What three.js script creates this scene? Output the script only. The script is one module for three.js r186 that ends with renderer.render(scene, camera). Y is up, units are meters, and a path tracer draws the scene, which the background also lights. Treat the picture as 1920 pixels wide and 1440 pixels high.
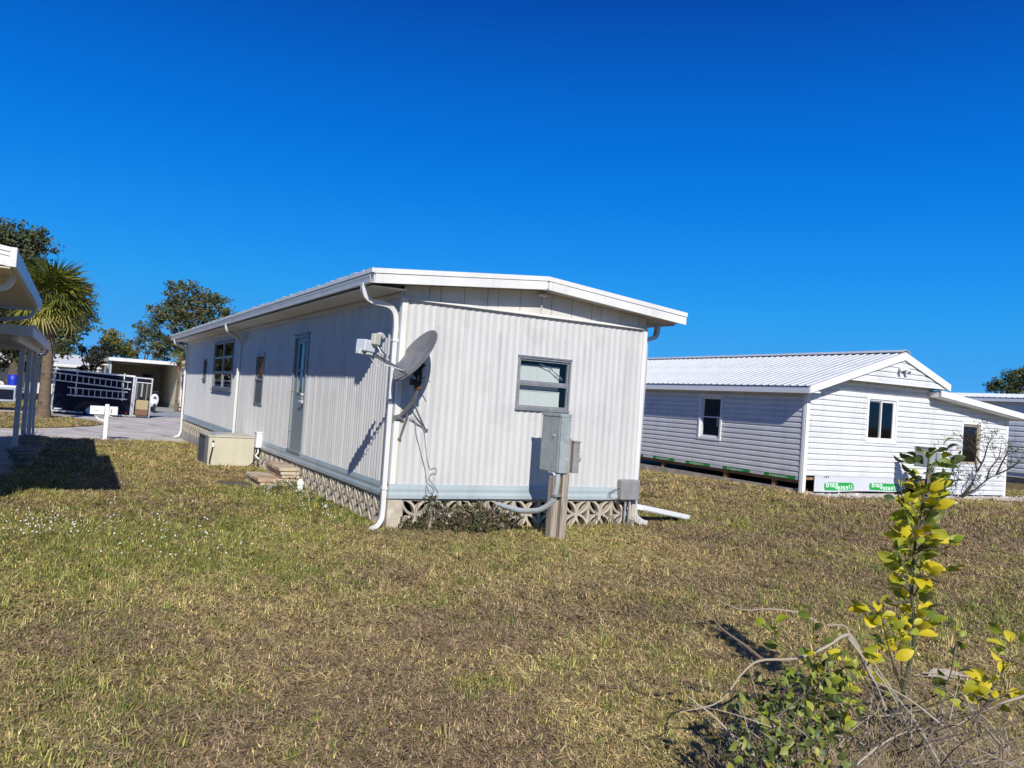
import * as THREE from 'three';
import { mergeGeometries, toCreasedNormals } from 'three/addons/utils/BufferGeometryUtils.js';
import { RoundedBoxGeometry } from 'three/addons/geometries/RoundedBoxGeometry.js';

// ---------------------------------------------------------------- camera, sky, sun, exposure
const scene = new THREE.Scene();
const camera = new THREE.PerspectiveCamera(49.894, 4 / 3, 0.05, 4000);
const EYE = new THREE.Vector3(0, 1.6, 0), FOCAL = 1547.776;
camera.position.copy(EYE);
camera.rotation.set(0.02314, 0, 0.06862, 'XYZ');
camera.updateMatrixWorld();

const renderer = new THREE.WebGLRenderer({ antialias: true });
renderer.setSize(1024, 768);
renderer.toneMapping = THREE.LinearToneMapping;
renderer.toneMappingExposure = 1.0;
renderer.shadowMap.enabled = true;

const YAW = -0.49916;                                           // heading of the mobile home's long side
const UA = new THREE.Vector3(Math.cos(YAW), 0, Math.sin(YAW)), WA = new THREE.Vector3(Math.sin(YAW), 0, -Math.cos(YAW));
const SUN_DIR = UA.clone().multiplyScalar(-0.325).add(new THREE.Vector3(0, 0.67, 0)).addScaledVector(WA, -1).normalize();

{ // clear winter sky, computed
  const W = 512, H = 256, d = new Float32Array(W * H * 4);
  const stops = [[-90, .16, .17, .17], [-4, .2, .36, .55], [0, .13, .44, .9], [3, .06, .38, .88], [6.7, .026, .342, .871], [9.9, .013, .274, .863], [14, .004, .21, .78], [18, .002, .16, .686], [26, .002, .073, .434], [45, .002, .042, .27], [90, .002, .026, .19]];
  const v = new THREE.Vector3();
  for (let j = 0; j < H; j++) {
    const el = ((j + .5) / H - .5) * 180;
    let k = 0; while (k < stops.length - 2 && el > stops[k + 1][0]) k++;
    const a = stops[k], b = stops[k + 1], t = Math.min(1, Math.max(0, (el - a[0]) / (b[0] - a[0])));
    for (let i = 0; i < W; i++) {
      const ph = ((i + .5) / W - .5) * 2 * Math.PI, ce = Math.cos(el * Math.PI / 180);
      v.set(Math.cos(ph) * ce, Math.sin(el * Math.PI / 180), Math.sin(ph) * ce);
      const c = Math.max(0, v.dot(SUN_DIR)), glow = .25 * Math.pow(c, 12) * (el > -2 ? 1 : 0);
      const o = (j * W + i) * 4;
      for (let q = 0; q < 3; q++) d[o + q] = a[q + 1] + (b[q + 1] - a[q + 1]) * t + glow * [1, .98, .9][q];
      d[o + 3] = 1;
    }
  }
  const t = new THREE.DataTexture(d, W, H, THREE.RGBAFormat, THREE.FloatType);
  t.mapping = THREE.EquirectangularReflectionMapping; t.magFilter = THREE.LinearFilter; t.minFilter = THREE.LinearFilter; t.wrapS = THREE.RepeatWrapping; t.needsUpdate = true;
  scene.background = t; scene.environment = t;
}
const sun = new THREE.DirectionalLight(new THREE.Color().setRGB(1, .965, .905), 4.9);
sun.position.copy(SUN_DIR).multiplyScalar(60); sun.target.position.set(0, 0, -12);
sun.position.add(sun.target.position);
sun.castShadow = true; sun.shadow.mapSize.set(4096, 4096); sun.shadow.radius = 1;
Object.assign(sun.shadow.camera, { left: -45, right: 45, top: 45, bottom: -45, near: 1, far: 160 });
scene.add(sun, sun.target);

// ---------------------------------------------------------------- small tools
function rng(seed) { let s = seed >>> 0; return () => { s = (s + 0x6D2B79F5) | 0; let t = Math.imul(s ^ (s >>> 15), 1 | s); t = (t + Math.imul(t ^ (t >>> 7), 61 | t)) ^ t; return ((t ^ (t >>> 14)) >>> 0) / 4294967296; }; }
const V3 = (x, y, z) => new THREE.Vector3(x, y, z);
const lerp = (a, b, t) => a + (b - a) * t, clamp = (x, a, b) => Math.min(b, Math.max(a, x));
const sstep = (a, b, x) => { const t = clamp((x - a) / (b - a), 0, 1); return t * t * (3 - 2 * t); };
function hash2(i, j, s = 0) { let h = Math.imul(i, 374761393) + Math.imul(j, 668265263) + Math.imul(s, 974634777); h = Math.imul(h ^ (h >>> 13), 1274126177); return ((h ^ (h >>> 16)) >>> 0) / 4294967296; }
function vnoise(x, y, per = 0, s = 0) {                               // value noise, tileable when per > 0
  const i = Math.floor(x), j = Math.floor(y), fx = x - i, fy = y - j, u = fx * fx * (3 - 2 * fx), v = fy * fy * (3 - 2 * fy);
  const w = (a) => per ? ((a % per) + per) % per : a;
  return lerp(lerp(hash2(w(i), w(j), s), hash2(w(i + 1), w(j), s), u), lerp(hash2(w(i), w(j + 1), s), hash2(w(i + 1), w(j + 1), s), u), v);
}
function fbm(x, y, oct = 4, per = 0, s = 0) { let a = .5, r = 0, n = 0; for (let o = 0; o < oct; o++) { r += a * vnoise(x, y, per, s + o); n += a; x *= 2; y *= 2; per *= 2; a *= .5; } return r / n; }

class Frame {                                                      // u along a house front, w along its side, y up
  constructor(origin, yaw) { this.o = origin.clone(); this.yaw = yaw; this.u = V3(Math.cos(yaw), 0, Math.sin(yaw)); this.w = V3(Math.sin(yaw), 0, -Math.cos(yaw)); }
  at(u, y, w) { return this.o.clone().addScaledVector(this.u, u).addScaledVector(this.w, w).add(V3(0, y, 0)); }
  local(p) { const q = p.clone().sub(this.o); return [q.dot(this.u), q.y, q.dot(this.w)]; }
}
const FA = new Frame(V3(-1.378, 0, -10.007), YAW);
const FC = new Frame(V3(6.817, 0, -19.028), -0.46269);
const FN = new Frame(FA.at(-4.05, 0, -0.4), YAW + 0.0145);
function groundH(x, z) { const w = FA.local(V3(x, 0, z))[2]; return -.035 - .265 * sstep(4, 17, w); }
function ray(px, py) { return V3((px - 960) / FOCAL, -(py - 720) / FOCAL, -1).applyQuaternion(camera.quaternion); }
function gnd(px, py) { const d = ray(px, py); let y = 0, p; for (let k = 0; k < 9; k++) { p = EYE.clone().addScaledVector(d, (y - EYE.y) / d.y); y = groundH(p.x, p.z); } return p; }

const used = {};
function numbered(n) { used[n] = (used[n] ?? -1) + 1; return used[n] ? `${n}_${String(used[n]).padStart(3, '0')}` : n; }
function tag(o, label, category, group) { o.userData.label = label; o.userData.category = category; if (group) o.userData.group = group; return o; }
function thing(name, label, category, pos, yaw = 0, group) { const g = new THREE.Group(); g.name = numbered(name); g.position.copy(pos); g.rotation.y = -yaw; tag(g, label, category, group); scene.add(g); g.updateMatrixWorld(); return g; }
function put(parent, name, geo, mat, label) { const m = new THREE.Mesh(geo, mat); m.name = name; m.castShadow = m.receiveShadow = true; if (label) m.userData.label = label; parent.add(m); return m; }
function single(name, geo, mat, label, category, group) { const m = put(scene, numbered(name), geo, mat); return tag(m, label, category, group); }
function struct(name, geo, mat) { const m = put(scene, numbered(name), geo, mat); m.userData.kind = 'structure'; return m; }
function sub(parent, name, pos, rot) { const g = new THREE.Group(); g.name = name; if (pos) g.position.copy(pos); if (rot) g.rotation.set(...rot); parent.add(g); return g; }

// geometry makers -------------------------------------------------
function bx(x0, x1, y0, y1, z0, z1) { const g = new THREE.BoxGeometry(Math.abs(x1 - x0), Math.abs(y1 - y0), Math.abs(z1 - z0)); g.translate((x0 + x1) / 2, (y0 + y1) / 2, (z0 + z1) / 2); return boxUV(g); }
function rbx(x0, x1, y0, y1, z0, z1, r = .01, s = 2) { const g = new RoundedBoxGeometry(Math.abs(x1 - x0), Math.abs(y1 - y0), Math.abs(z1 - z0), s, Math.min(r, Math.abs(x1 - x0) / 2.01, Math.abs(y1 - y0) / 2.01, Math.abs(z1 - z0) / 2.01)); g.translate((x0 + x1) / 2, (y0 + y1) / 2, (z0 + z1) / 2); return boxUV(g); }
function boxUV(g) {                                                  // uv in metres by dominant normal
  const p = g.attributes.position, n = g.attributes.normal, uv = new Float32Array(p.count * 2);
  for (let i = 0; i < p.count; i++) {
    const ax = Math.abs(n.getX(i)), ay = Math.abs(n.getY(i)), az = Math.abs(n.getZ(i));
    if (ax >= ay && ax >= az) { uv[2 * i] = p.getZ(i); uv[2 * i + 1] = p.getY(i); }
    else if (ay >= az) { uv[2 * i] = p.getX(i); uv[2 * i + 1] = p.getZ(i); }
    else { uv[2 * i] = p.getX(i); uv[2 * i + 1] = p.getY(i); }
  }
  g.setAttribute('uv', new THREE.BufferAttribute(uv, 2)); return g;
}
const plain = (g) => { const q = g.index ? g.toNonIndexed() : g; for (const k of Object.keys(q.attributes)) if (!['position', 'normal', 'uv'].includes(k)) q.deleteAttribute(k); return q; };
const merge = (list) => mergeGeometries(list.map(plain), false);
function extr(pts, depth, holes = [], bevel = 0) {
  const s = new THREE.Shape(pts.map(p => new THREE.Vector2(p[0], p[1])));
  for (const h of holes) s.holes.push(new THREE.Path(h.map(p => new THREE.Vector2(p[0], p[1]))));
  return boxUV(new THREE.ExtrudeGeometry(s, { depth, bevelEnabled: bevel > 0, bevelSize: bevel, bevelThickness: bevel, bevelSegments: 1, curveSegments: 6 }));
}
function sweep(points, profile, ref = V3(0, 0, 1), smooth = 0, taper = null) {   // closed profile swept along a line
  let pts = points;
  if (smooth) pts = new THREE.CatmullRomCurve3(points, false, 'centripetal').getPoints(smooth);
  const n = pts.length, m = profile.length, pos = [], uv = [], idx = [];
  let nrm = ref.clone(), L = 0;
  for (let i = 0; i < n; i++) {
    const t = pts[Math.min(n - 1, i + 1)].clone().sub(pts[Math.max(0, i - 1)]).normalize();
    nrm = nrm.clone().addScaledVector(t, -nrm.dot(t)); if (nrm.lengthSq() < 1e-8) nrm = V3(1, 0, 0).addScaledVector(t, -t.x); nrm.normalize();
    const b = t.clone().cross(nrm), k = taper ? taper(i / (n - 1)) : 1;
    if (i) L += pts[i].distanceTo(pts[i - 1]);
    for (let j = 0; j < m; j++) { const p = pts[i].clone().addScaledVector(nrm, profile[j][0] * k).addScaledVector(b, profile[j][1] * k); pos.push(p.x, p.y, p.z); uv.push(j / m * .3, L); }
  }
  for (let i = 0; i < n - 1; i++) for (let j = 0; j < m; j++) { const a = i * m + j, b = i * m + (j + 1) % m; idx.push(a, b, a + m, b, b + m, a + m); }
  for (let j = 1; j < m - 1; j++) { idx.push(0, j + 1, j); idx.push((n - 1) * m, (n - 1) * m + j, (n - 1) * m + j + 1); }
  let g = new THREE.BufferGeometry(); g.setAttribute('position', new THREE.Float32BufferAttribute(pos, 3)); g.setAttribute('uv', new THREE.Float32BufferAttribute(uv, 2)); g.setIndex(idx);
  g.computeVertexNormals(); return toCreasedNormals(g, .7);
}
const rectP = (a, b) => [[-a / 2, -b / 2], [a / 2, -b / 2], [a / 2, b / 2], [-a / 2, b / 2]];
const circP = (r, n = 8) => Array.from({ length: n }, (_, i) => [r * Math.cos(i / n * 2 * Math.PI), r * Math.sin(i / n * 2 * Math.PI)]);
const tube = (pts, r, n = 7, smooth = 0, taper = null) => sweep(pts, circP(r, n), V3(.31, .2, .93), smooth, taper);
function lathe(pts, seg = 24) { return new THREE.LatheGeometry(pts.map(p => new THREE.Vector2(p[0], p[1])), seg); }
function quadSheet(pts4, n = 1) { const g = new THREE.BufferGeometry(); const a = pts4; g.setAttribute('position', new THREE.Float32BufferAttribute([...a[0].toArray(), ...a[1].toArray(), ...a[2].toArray(), ...a[3].toArray()], 3)); g.setIndex([0, 1, 2, 0, 2, 3]); g.setAttribute('uv', new THREE.Float32BufferAttribute([0, 0, 1, 0, 1, 1, 0, 1], 2)); g.computeVertexNormals(); return g; }

// textures and materials -------------------------------------------
function tex(n, fn, srgb = true, rep = 1) {                           // fn(u,v) -> [r,g,b] 0..1 (in sRGB when srgb)
  const d = new Uint8Array(n * n * 4);
  for (let j = 0; j < n; j++) for (let i = 0; i < n; i++) { const c = fn(i / n, j / n), o = (j * n + i) * 4; d[o] = clamp(c[0], 0, 1) * 255; d[o + 1] = clamp(c[1], 0, 1) * 255; d[o + 2] = clamp(c[2], 0, 1) * 255; d[o + 3] = 255; }
  const t = new THREE.DataTexture(d, n, n); t.wrapS = t.wrapT = THREE.RepeatWrapping; t.magFilter = THREE.LinearFilter; t.minFilter = THREE.LinearMipmapLinearFilter; t.generateMipmaps = true; if (srgb) t.colorSpace = THREE.SRGBColorSpace; t.repeat.set(rep, rep); t.needsUpdate = true; return t;
}
const grey = (k) => [k, k, k];
const lin = (r, g, b) => new THREE.Color().setRGB(r, g, b);
function mat(col, o = {}) { const { phys, ...r } = o; const C = phys ? THREE.MeshPhysicalMaterial : THREE.MeshStandardMaterial; return new C({ color: Array.isArray(col) ? lin(...col) : new THREE.Color(col), roughness: .6, metalness: 0, side: THREE.DoubleSide, ...r }); }

// weathered paint: fine speckle, vertical runs of grime, chips (uv in metres, tile 2.5 m)
const TX = {};
TX.paint = tex(512, (u, v) => { const run = fbm(u * 64, v * 3, 3, 0, 3) * vnoise(u * 16, v * 2, 16, 5), sp = hash2(Math.floor(u * 512), Math.floor(v * 512), 9); const k = .955 + .05 * fbm(u * 8, v * 8, 4, 8, 1) - .16 * clamp(run - .30, 0, 1) - .03 * sstep(.55, .7, fbm(u * 5, v * 5, 4, 5, 7)) - (sp > .997 ? .1 : 0) - .012 * sp; return [k, k * .997, k * .985]; }, true, .4);
TX.paintB = tex(256, (u, v) => grey(fbm(u * 16, v * 16, 4, 16, 2)), false, .4);
TX.conc = tex(512, (u, v) => { const k = .62 + .3 * fbm(u * 12, v * 12, 5, 12, 4) - .18 * sstep(.55, .8, fbm(u * 5, v * 5, 4, 5, 8)) + .1 * (hash2(Math.floor(u * 512), Math.floor(v * 512), 2) - .5); return [k, k * .965, k * .9]; }, true, .9);
TX.concB = tex(256, (u, v) => grey(.5 * fbm(u * 24, v * 24, 4, 24, 6) + .5 * hash2(Math.floor(u * 256), Math.floor(v * 256), 3)), false, .9);
TX.asph = tex(512, (u, v) => { const k = .8 + .22 * (hash2(Math.floor(u * 512), Math.floor(v * 512), 21) - .5) + .2 * (fbm(u * 6, v * 6, 5, 6, 22) - .5) - .12 * sstep(.6, .72, fbm(u * 3, v * 9, 4, 0, 5)); return [k, k * .985, k * .96]; }, true, .35);
TX.wood = tex(512, (u, v) => { const gr = fbm(u * 40, v * 2.5, 4, 0, 31), k = .72 + .3 * (gr - .4) - .2 * sstep(.62, .75, fbm(u * 90, v * 2, 3, 0, 33)); return [k, k * .97, k * .92]; }, true, 1.4);
TX.galv = tex(256, (u, v) => { const k = .82 + .2 * (fbm(u * 10, v * 10, 4, 10, 41) - .5) + .05 * (vnoise(u * 50, v * 50, 50, 4) - .5); return grey(k); }, true, 1.5);
TX.roof = tex(256, (u, v) => { const k = .86 + .14 * fbm(u * 12, v * 12, 4, 12, 51); return [k, k * .99, k * .97]; }, true, .7);
TX.thatch = tex(1024, (u, v) => {                                    // dead turf, roots and soil
  const a = fbm(u * 9, v * 9, 5, 9, 61), f = hash2(Math.floor(u * 1024), Math.floor(v * 1024), 62), s1 = vnoise(u * 260 + v * 40, v * 60, 0, 63), s2 = vnoise(u * 60, v * 260 - u * 50, 0, 64);
  const st = Math.max(s1, s2), k = .30 + .38 * sstep(.35, .95, st) + .16 * (a - .5) + .12 * (f - .5), g = sstep(.52, .75, fbm(u * 6, v * 6, 4, 6, 65));
  return [k * lerp(1.06, .9, g), k * lerp(.93, .95, g), k * lerp(.68, .52, g)];
}, true, .45);
TX.thatchB = tex(512, (u, v) => grey(.5 * vnoise(u * 200 + v * 30, v * 60, 0, 71) + .5 * vnoise(u * 60, v * 200, 0, 72)), false, .45);

const M = {
  sidingA: mat([.61, .605, .595], { map: TX.paint, roughness: .42, bumpMap: TX.paintB, bumpScale: .0012 }),
  trimWhite: mat([.78, .775, .755], { map: TX.paint, roughness: .4 }),
  gutter: mat([.70, .705, .70], { map: TX.paint, roughness: .35 }),
  gableBoard: mat([.68, .66, .61], { map: TX.paint, roughness: .55 }),
  trimBlue: mat([.42, .49, .51], { map: TX.paint, roughness: .35 }),
  soffit: mat([.78, .775, .755], { map: TX.paint, roughness: .6 }),
  roofA: mat([.62, .62, .61], { map: TX.roof, roughness: .7 }),
  block: mat([.86, .81, .74], { map: TX.conc, roughness: .95, bumpMap: TX.concB, bumpScale: .004 }),
  conc: mat([.8, .78, .74], { map: TX.conc, roughness: .95, bumpMap: TX.concB, bumpScale: .003 }),
  alum: mat([.46, .465, .475], { map: TX.galv, roughness: .42, metalness: .35 }),
  alumLight: mat([.82, .83, .84], { map: TX.galv, roughness: .4, metalness: .15 }),
  frameDark: mat([.17, .175, .18], { roughness: .5, metalness: .3 }),
  doorBlue: mat([.25, .285, .30], { map: TX.paint, roughness: .4 }),
  glass: new THREE.MeshPhysicalMaterial({ color: lin(.9, .95, .95), roughness: .02, transmission: 1, thickness: 0, ior: 1.5, side: THREE.DoubleSide }),
  room: mat([.30, .235, .17], { map: TX.wood, roughness: .8 }),
  shade: mat([.62, .615, .59], { map: TX.paint, roughness: .9 }),
  screen: mat([.11, .115, .115], { roughness: .8 }),
  black: mat([.012, .012, .013], { roughness: .6 }),
  rubber: mat([.022, .022, .023], { roughness: .85 }),
  beige: mat([.60, .565, .44], { map: TX.paint, roughness: .45 }),
  galv: mat([.66, .70, .70], { map: TX.galv, roughness: .45, metalness: .25 }),
  cabinet: mat([.50, .57, .56], { map: TX.galv, roughness: .5, metalness: .1 }),
  cabGrey: mat([.42, .41, .40], { map: TX.galv, roughness: .5 }),
  dish: mat([.27, .275, .29], { map: TX.galv, roughness: .55 }),
  dishMetal: mat([.36, .37, .38], { map: TX.galv, roughness: .4, metalness: .5 }),
  lnb: mat([.56, .58, .60], { roughness: .5 }),
  lnb2: mat([.48, .47, .40], { roughness: .5 }),
  wood: mat([.66, .60, .53], { map: TX.wood, roughness: .9 }),
  woodRaw: mat([.62, .38, .2], { map: TX.wood, roughness: .85 }),
  paver: [mat([.95, .82, .66], { map: TX.conc, roughness: .95, bumpMap: TX.concB, bumpScale: .004 }), mat([.88, .66, .52], { map: TX.conc, roughness: .95, bumpMap: TX.concB, bumpScale: .004 }), mat([1, .92, .78], { map: TX.conc, roughness: .95, bumpMap: TX.concB, bumpScale: .004 })],
  vinyl: mat([.74, .75, .76], { map: TX.paint, roughness: .38 }),
  roofC: mat([.66, .685, .69], { map: TX.paint, roughness: .35 }),
  sealant: mat([.55, .50, .30], { roughness: .8 }),
  white: mat([.8, .8, .79], { roughness: .45 }),
  cream: mat([.62, .575, .42], { map: TX.paint, roughness: .7 }),
  navy: mat([.006, .008, .022], { roughness: .55, phys: true, specularIntensity: .25 }),
  pale: mat([.33, .38, .41], { roughness: .4 }),
  bark: mat([.20, .165, .13], { map: TX.wood, roughness: .95 }),
};
// ---------------------------------------------------------------- ground, street, drives
const lawnSpots = [[420, 1022, 1.3, .75], [60, 985, 1.0, .7], [660, 965, 1.2, .75], [560, 930, 1.2, .6], [120, 1075, .8, .4], [300, 1000, 1.5, .4], [180, 930, 2, .25], [830, 1135, .22, .6], [745, 1135, .18, .7], [890, 1290, .2, .8], [620, 1370, .3, .4], [1560, 1045, .9, .45], [1050, 1000, 1.5, .35], [1250, 960, 1.6, .3], [1290, 1330, .6, .35], [1080, 1220, .7, .22], [930, 1060, .8, .3], [1800, 1120, 1.2, .25], [40, 1270, .5, .3], [480, 880, 1.5, .3], [230, 1320, .4, .3], [1120, 1380, .5, .3]]
  .map(([px, py, r, a]) => { const p = gnd(px, py); return [p.x, p.z, r, a]; });
const bareSpots = [[330, 1205, .8, .5], [700, 1330, .7, .45], [220, 945, 1.6, .3], [800, 1230, .9, .35], [1000, 1140, .9, .35], [430, 990, 1.0, .35], [1500, 1000, 2.4, .6], [1780, 1010, 2.4, .7], [1400, 1110, 1.5, .45], [1300, 1000, 1.6, .4], [1850, 1130, 1.3, .5], [1600, 1150, 1.0, .4], [1650, 960, 3, .5], [900, 1380, .6, .3], [90, 1180, .6, .4], [560, 960, .8, .4]]
  .map(([px, py, r, a]) => { const p = gnd(px, py); return [p.x, p.z, r, a]; });
function lawn(x, z) {                                                // [greenness, bareness]
  let g = .42 * sstep(.46, .66, fbm(x * .55 + 7, z * .55, 4, 0, 81)) + .34 * sstep(.55, .72, fbm(x * 2.3, z * 2.3 + 9, 3, 0, 82)), b = .75 * sstep(.46, .66, fbm(x * .8 + 3, z * .8 + 17, 4, 0, 83));
  for (const s of lawnSpots) { const d = Math.hypot(x - s[0], z - s[1]) / s[2]; g += s[3] * Math.exp(-d * d) * (.55 + .9 * fbm(x * 2.1, z * 2.1, 3, 0, 84)); }
  for (const s of bareSpots) { const d = Math.hypot(x - s[0], z - s[1]) / s[2]; b += s[3] * Math.exp(-d * d) * (.5 + fbm(x * 3, z * 3, 3, 0, 85)); }
  return [clamp(g, 0, 1), clamp(b - g * .5, 0, 1)];
}
{
  const xs = [], zs = [];
  for (let x = -24; x <= 26; x += .5) xs.push(x); for (let z = 6; z >= -46; z -= .5) zs.push(z);
  for (const e of [30, 40, 60, 100, 180, 400, 900, 2200]) { xs.push(e); xs.unshift(-e); }
  xs[7] = -30; for (const e of [10, 20, 50, 150, 600, 2200]) zs.unshift(e);
  for (const e of [-50, -58, -70, -90, -130, -220, -500, -1000, -2200]) zs.push(e);
  const pos = [], uv = [], col = [], idx = [];
  for (const z of zs) for (const x of xs) {
    pos.push(x, groundH(x, z) + (Math.abs(x) < 27 && z > -47 && z < 7 ? .016 * (fbm(x * 1.3, z * 1.3, 3, 0, 88) - .5) : 0), z); uv.push(x, z);
    const [g, b] = lawn(x, z);
    col.push(lerp(lerp(.78, .52, g), .64, b), lerp(lerp(.65, .65, g), .48, b), lerp(lerp(.42, .24, g), .32, b));
  }
  const n = xs.length; for (let j = 0; j < zs.length - 1; j++) for (let i = 0; i < n - 1; i++) { const a = j * n + i; idx.push(a, a + 1, a + n, a + 1, a + n + 1, a + n); }
  const g = new THREE.BufferGeometry(); g.setAttribute('position', new THREE.Float32BufferAttribute(pos, 3)); g.setAttribute('uv', new THREE.Float32BufferAttribute(uv, 2)); g.setAttribute('color', new THREE.Float32BufferAttribute(col, 3)); g.setIndex(idx); g.computeVertexNormals();
  struct('lawn_ground', g, new THREE.MeshStandardMaterial({ map: TX.thatch, bumpMap: TX.thatchB, bumpScale: .02, vertexColors: true, roughness: 1, side: THREE.DoubleSide }));
}
// sheets given by outlines in the mobile home's (u,w) frame, far side of the lot is level at -0.3
function sheet(name, outline, y, m, thick = .05) {
  const s = new THREE.Shape(outline.map(([u, w]) => { const p = FA.at(u, 0, w); return new THREE.Vector2(p.x, -p.z); }));
  const g = new THREE.ExtrudeGeometry(s, { depth: thick, bevelEnabled: false, curveSegments: 8 }); g.rotateX(-Math.PI / 2); g.translate(0, y - thick, 0); boxUV(g);
  return struct(name, g, m);
}
M.street = mat([.97, .90, .82], { map: TX.asph, roughness: .95, bumpMap: TX.concB, bumpScale: .004 });
M.driveway = mat([.58, .62, .63], { map: TX.asph, roughness: .9, bumpMap: TX.concB, bumpScale: .003 });
M.farGrass = mat([1, .9, .66], { map: TX.thatch, roughness: 1 });
sheet('street', [[-70, 17.55], [-20, 17.4], [-4, 17.35], [0, 17.85], [30, 18.6], [70, 19], [70, 33.5], [3.2, 33.6], [3.2, 34.6], [-0.4, 34.6], [-9, 36.3], [-70, 40]], -.286, M.street);
sheet('driveway', [[-1.5, 34.6], [2.6, 34.6], [3.0, 46], [2.85, 60], [-1.1, 60], [-1.2, 46]], -.279, M.driveway);
let vergeEdge;
{ // grass verge between the two arms of the street
  vergeEdge = [[-70, 24.2], [-12, 22.1], [-5.4, 20.9], [-3.6, 22.3], [-2.4, 24.4], [-2.05, 25.8], [-2.5, 27.4], [-3.4, 29.4], [-5.4, 31.2], [-12, 33.4], [-70, 37]];
  sheet('grass_verge', vergeEdge, -.255, M.farGrass, .07);
}
// ---------------------------------------------------------------- the white mobile home
const homeA = thing('mobile_home', 'long white corrugated mobile home with low gable roof and breeze block skirting', 'mobile home', FA.o, YAW);
const LEN = 19.45, WID = 3.68;
const ribs = (s, amp = .005) => { const k = ((s % .4) + .4) % .4; return amp * Math.cos(s / .1 * 2 * Math.PI) + (k < .012 ? -.004 : k > .386 ? .005 : 0); };
// a corrugated wall from s=a..b made of 0.4 m sheets, openings cut out; place(s,y,off) gives the point
function ribbedWall(parent, name, a, b, y0, y1, openings, place, m, off0 = 0, amp = .005) {
  for (let k = Math.floor((a - off0) / .4 + 1e-6); off0 + k * .4 < b - 1e-6; k++) {
    const p0 = Math.max(a, off0 + k * .4), p1 = Math.min(b, off0 + (k + 1) * .4), cuts = [p0, p1];
    for (const o of openings) for (const e of [o.a, o.b]) if (e > p0 + 1e-4 && e < p1 - 1e-4) cuts.push(e);
    cuts.sort((x, y) => x - y);
    const runs = {};                                                 // pieces keyed by their height span: one mesh each
    for (let c = 0; c < cuts.length - 1; c++) {
      const s0 = cuts[c], s1 = cuts[c + 1], mid = (s0 + s1) / 2; let spans = [[y0, y1]];
      for (const o of openings) if (mid > o.a && mid < o.b) spans = spans.flatMap(([q0, q1]) => [[q0, Math.min(q1, o.y0)], [Math.max(q0, o.y1), q1]]).filter(([q0, q1]) => q1 - q0 > .01);
      const n = Math.max(1, Math.round((s1 - s0) / .0118));
      for (const [q0, q1] of spans) {
        const R = runs[q0 + '_' + q1] ??= { pos: [], uv: [], idx: [] }, base = R.pos.length / 3;
        for (let i = 0; i <= n; i++) { const s = lerp(s0, s1, i / n); for (const y of [q0, q1]) { const p = place(s, y, ribs(s - off0, amp)); R.pos.push(p.x, p.y, p.z); R.uv.push(s + k * 1.37, y); } }
        for (let i = 0; i < n; i++) { const q = base + i * 2; R.idx.push(q, q + 2, q + 1, q + 1, q + 2, q + 3); }
      }
    }
    for (const R of Object.values(runs)) { const g = new THREE.BufferGeometry(); g.setAttribute('position', new THREE.Float32BufferAttribute(R.pos, 3)); g.setAttribute('uv', new THREE.Float32BufferAttribute(R.uv, 2)); g.setIndex(R.idx); g.computeVertexNormals(); put(parent, name, g, m); }
  }
}
const sideOpen = [{ n: 'door', a: 4.24, b: 5.12, y0: .55, y1: 2.5 }, { n: 'tall', a: 7.56, b: 8.34, y0: 1.22, y1: 2.23 }, { n: 'big', a: 11.07, b: 13.85, y0: 1.45, y1: 2.68 }, { n: 'slit', a: 15.1, b: 15.62, y0: 1.7, y1: 2.24 }];
const frontOpen = [{ a: 1.645, b: 2.443, y0: 1.55, y1: 2.21 }];
ribbedWall(homeA, 'wall_panel', 0, WID, .52, 2.77, frontOpen, (s, y, o) => V3(s, y, o), M.sidingA, .04);
ribbedWall(homeA, 'wall_panel', 0, LEN, .52, 2.80, sideOpen, (s, y, o) => V3(-o, y, -s), M.sidingA, .04, .0105);
put(homeA, 'far_wall', merge([bx(WID - .05, WID, .1, 2.9, -.02, -LEN), bx(0, WID, .1, 2.9, -LEN, -LEN + .05)]), M.sidingA);
put(homeA, 'floor', bx(.03, WID - .06, .38, .46, -.05, -LEN + .06), M.room);
put(homeA, 'ceiling', bx(.03, WID - .06, 2.70, 2.745, -.05, -LEN + .06), M.room);
put(homeA, 'partition', bx(.03, WID - .06, .46, 2.70, -2.6, -2.65), M.room);
put(homeA, 'partition', merge([bx(1.7, 1.75, .46, 2.7, -2.65, -LEN + .06)]), M.room);
// belt trim at the floor line
const belt = [[0, .35], [.028, .352], [.03, .395], [.018, .43], [.022, .47], [.012, .522], [0, .525]];
{ const g = extr(belt.map(p => [p[0], p[1]]), WID + .03); g.rotateY(-Math.PI / 2); g.translate(WID, 0, .004); put(homeA, 'belt_trim', boxUV(g), M.trimBlue); }
for (const [a, b] of [[.0, 2.6], [2.604, 6.26], [6.264, 9.92], [9.924, 13.58], [13.584, 17.2], [17.204, LEN]]) { const g = extr(belt.map(p => [-p[0], p[1]]), b - a); g.translate(-.004, 0, -b); put(homeA, 'belt_trim', boxUV(g), M.trimBlue); }
// corner posts with a bead of old sealant
put(homeA, 'corner_trim', merge([bx(-.022, .045, .525, 2.80, .014, .02), bx(-.022, -.016, .525, 2.80, -.06, .0135)]), M.trimWhite);
put(homeA, 'sealant_bead', bx(.046, .058, .53, 2.77, .008, .0185), M.sealant, 'yellowed bead of sealant');
put(homeA, 'corner_trim', bx(WID - .05, WID + .02, .40, 2.78, .012, .022), M.trimWhite);

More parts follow.
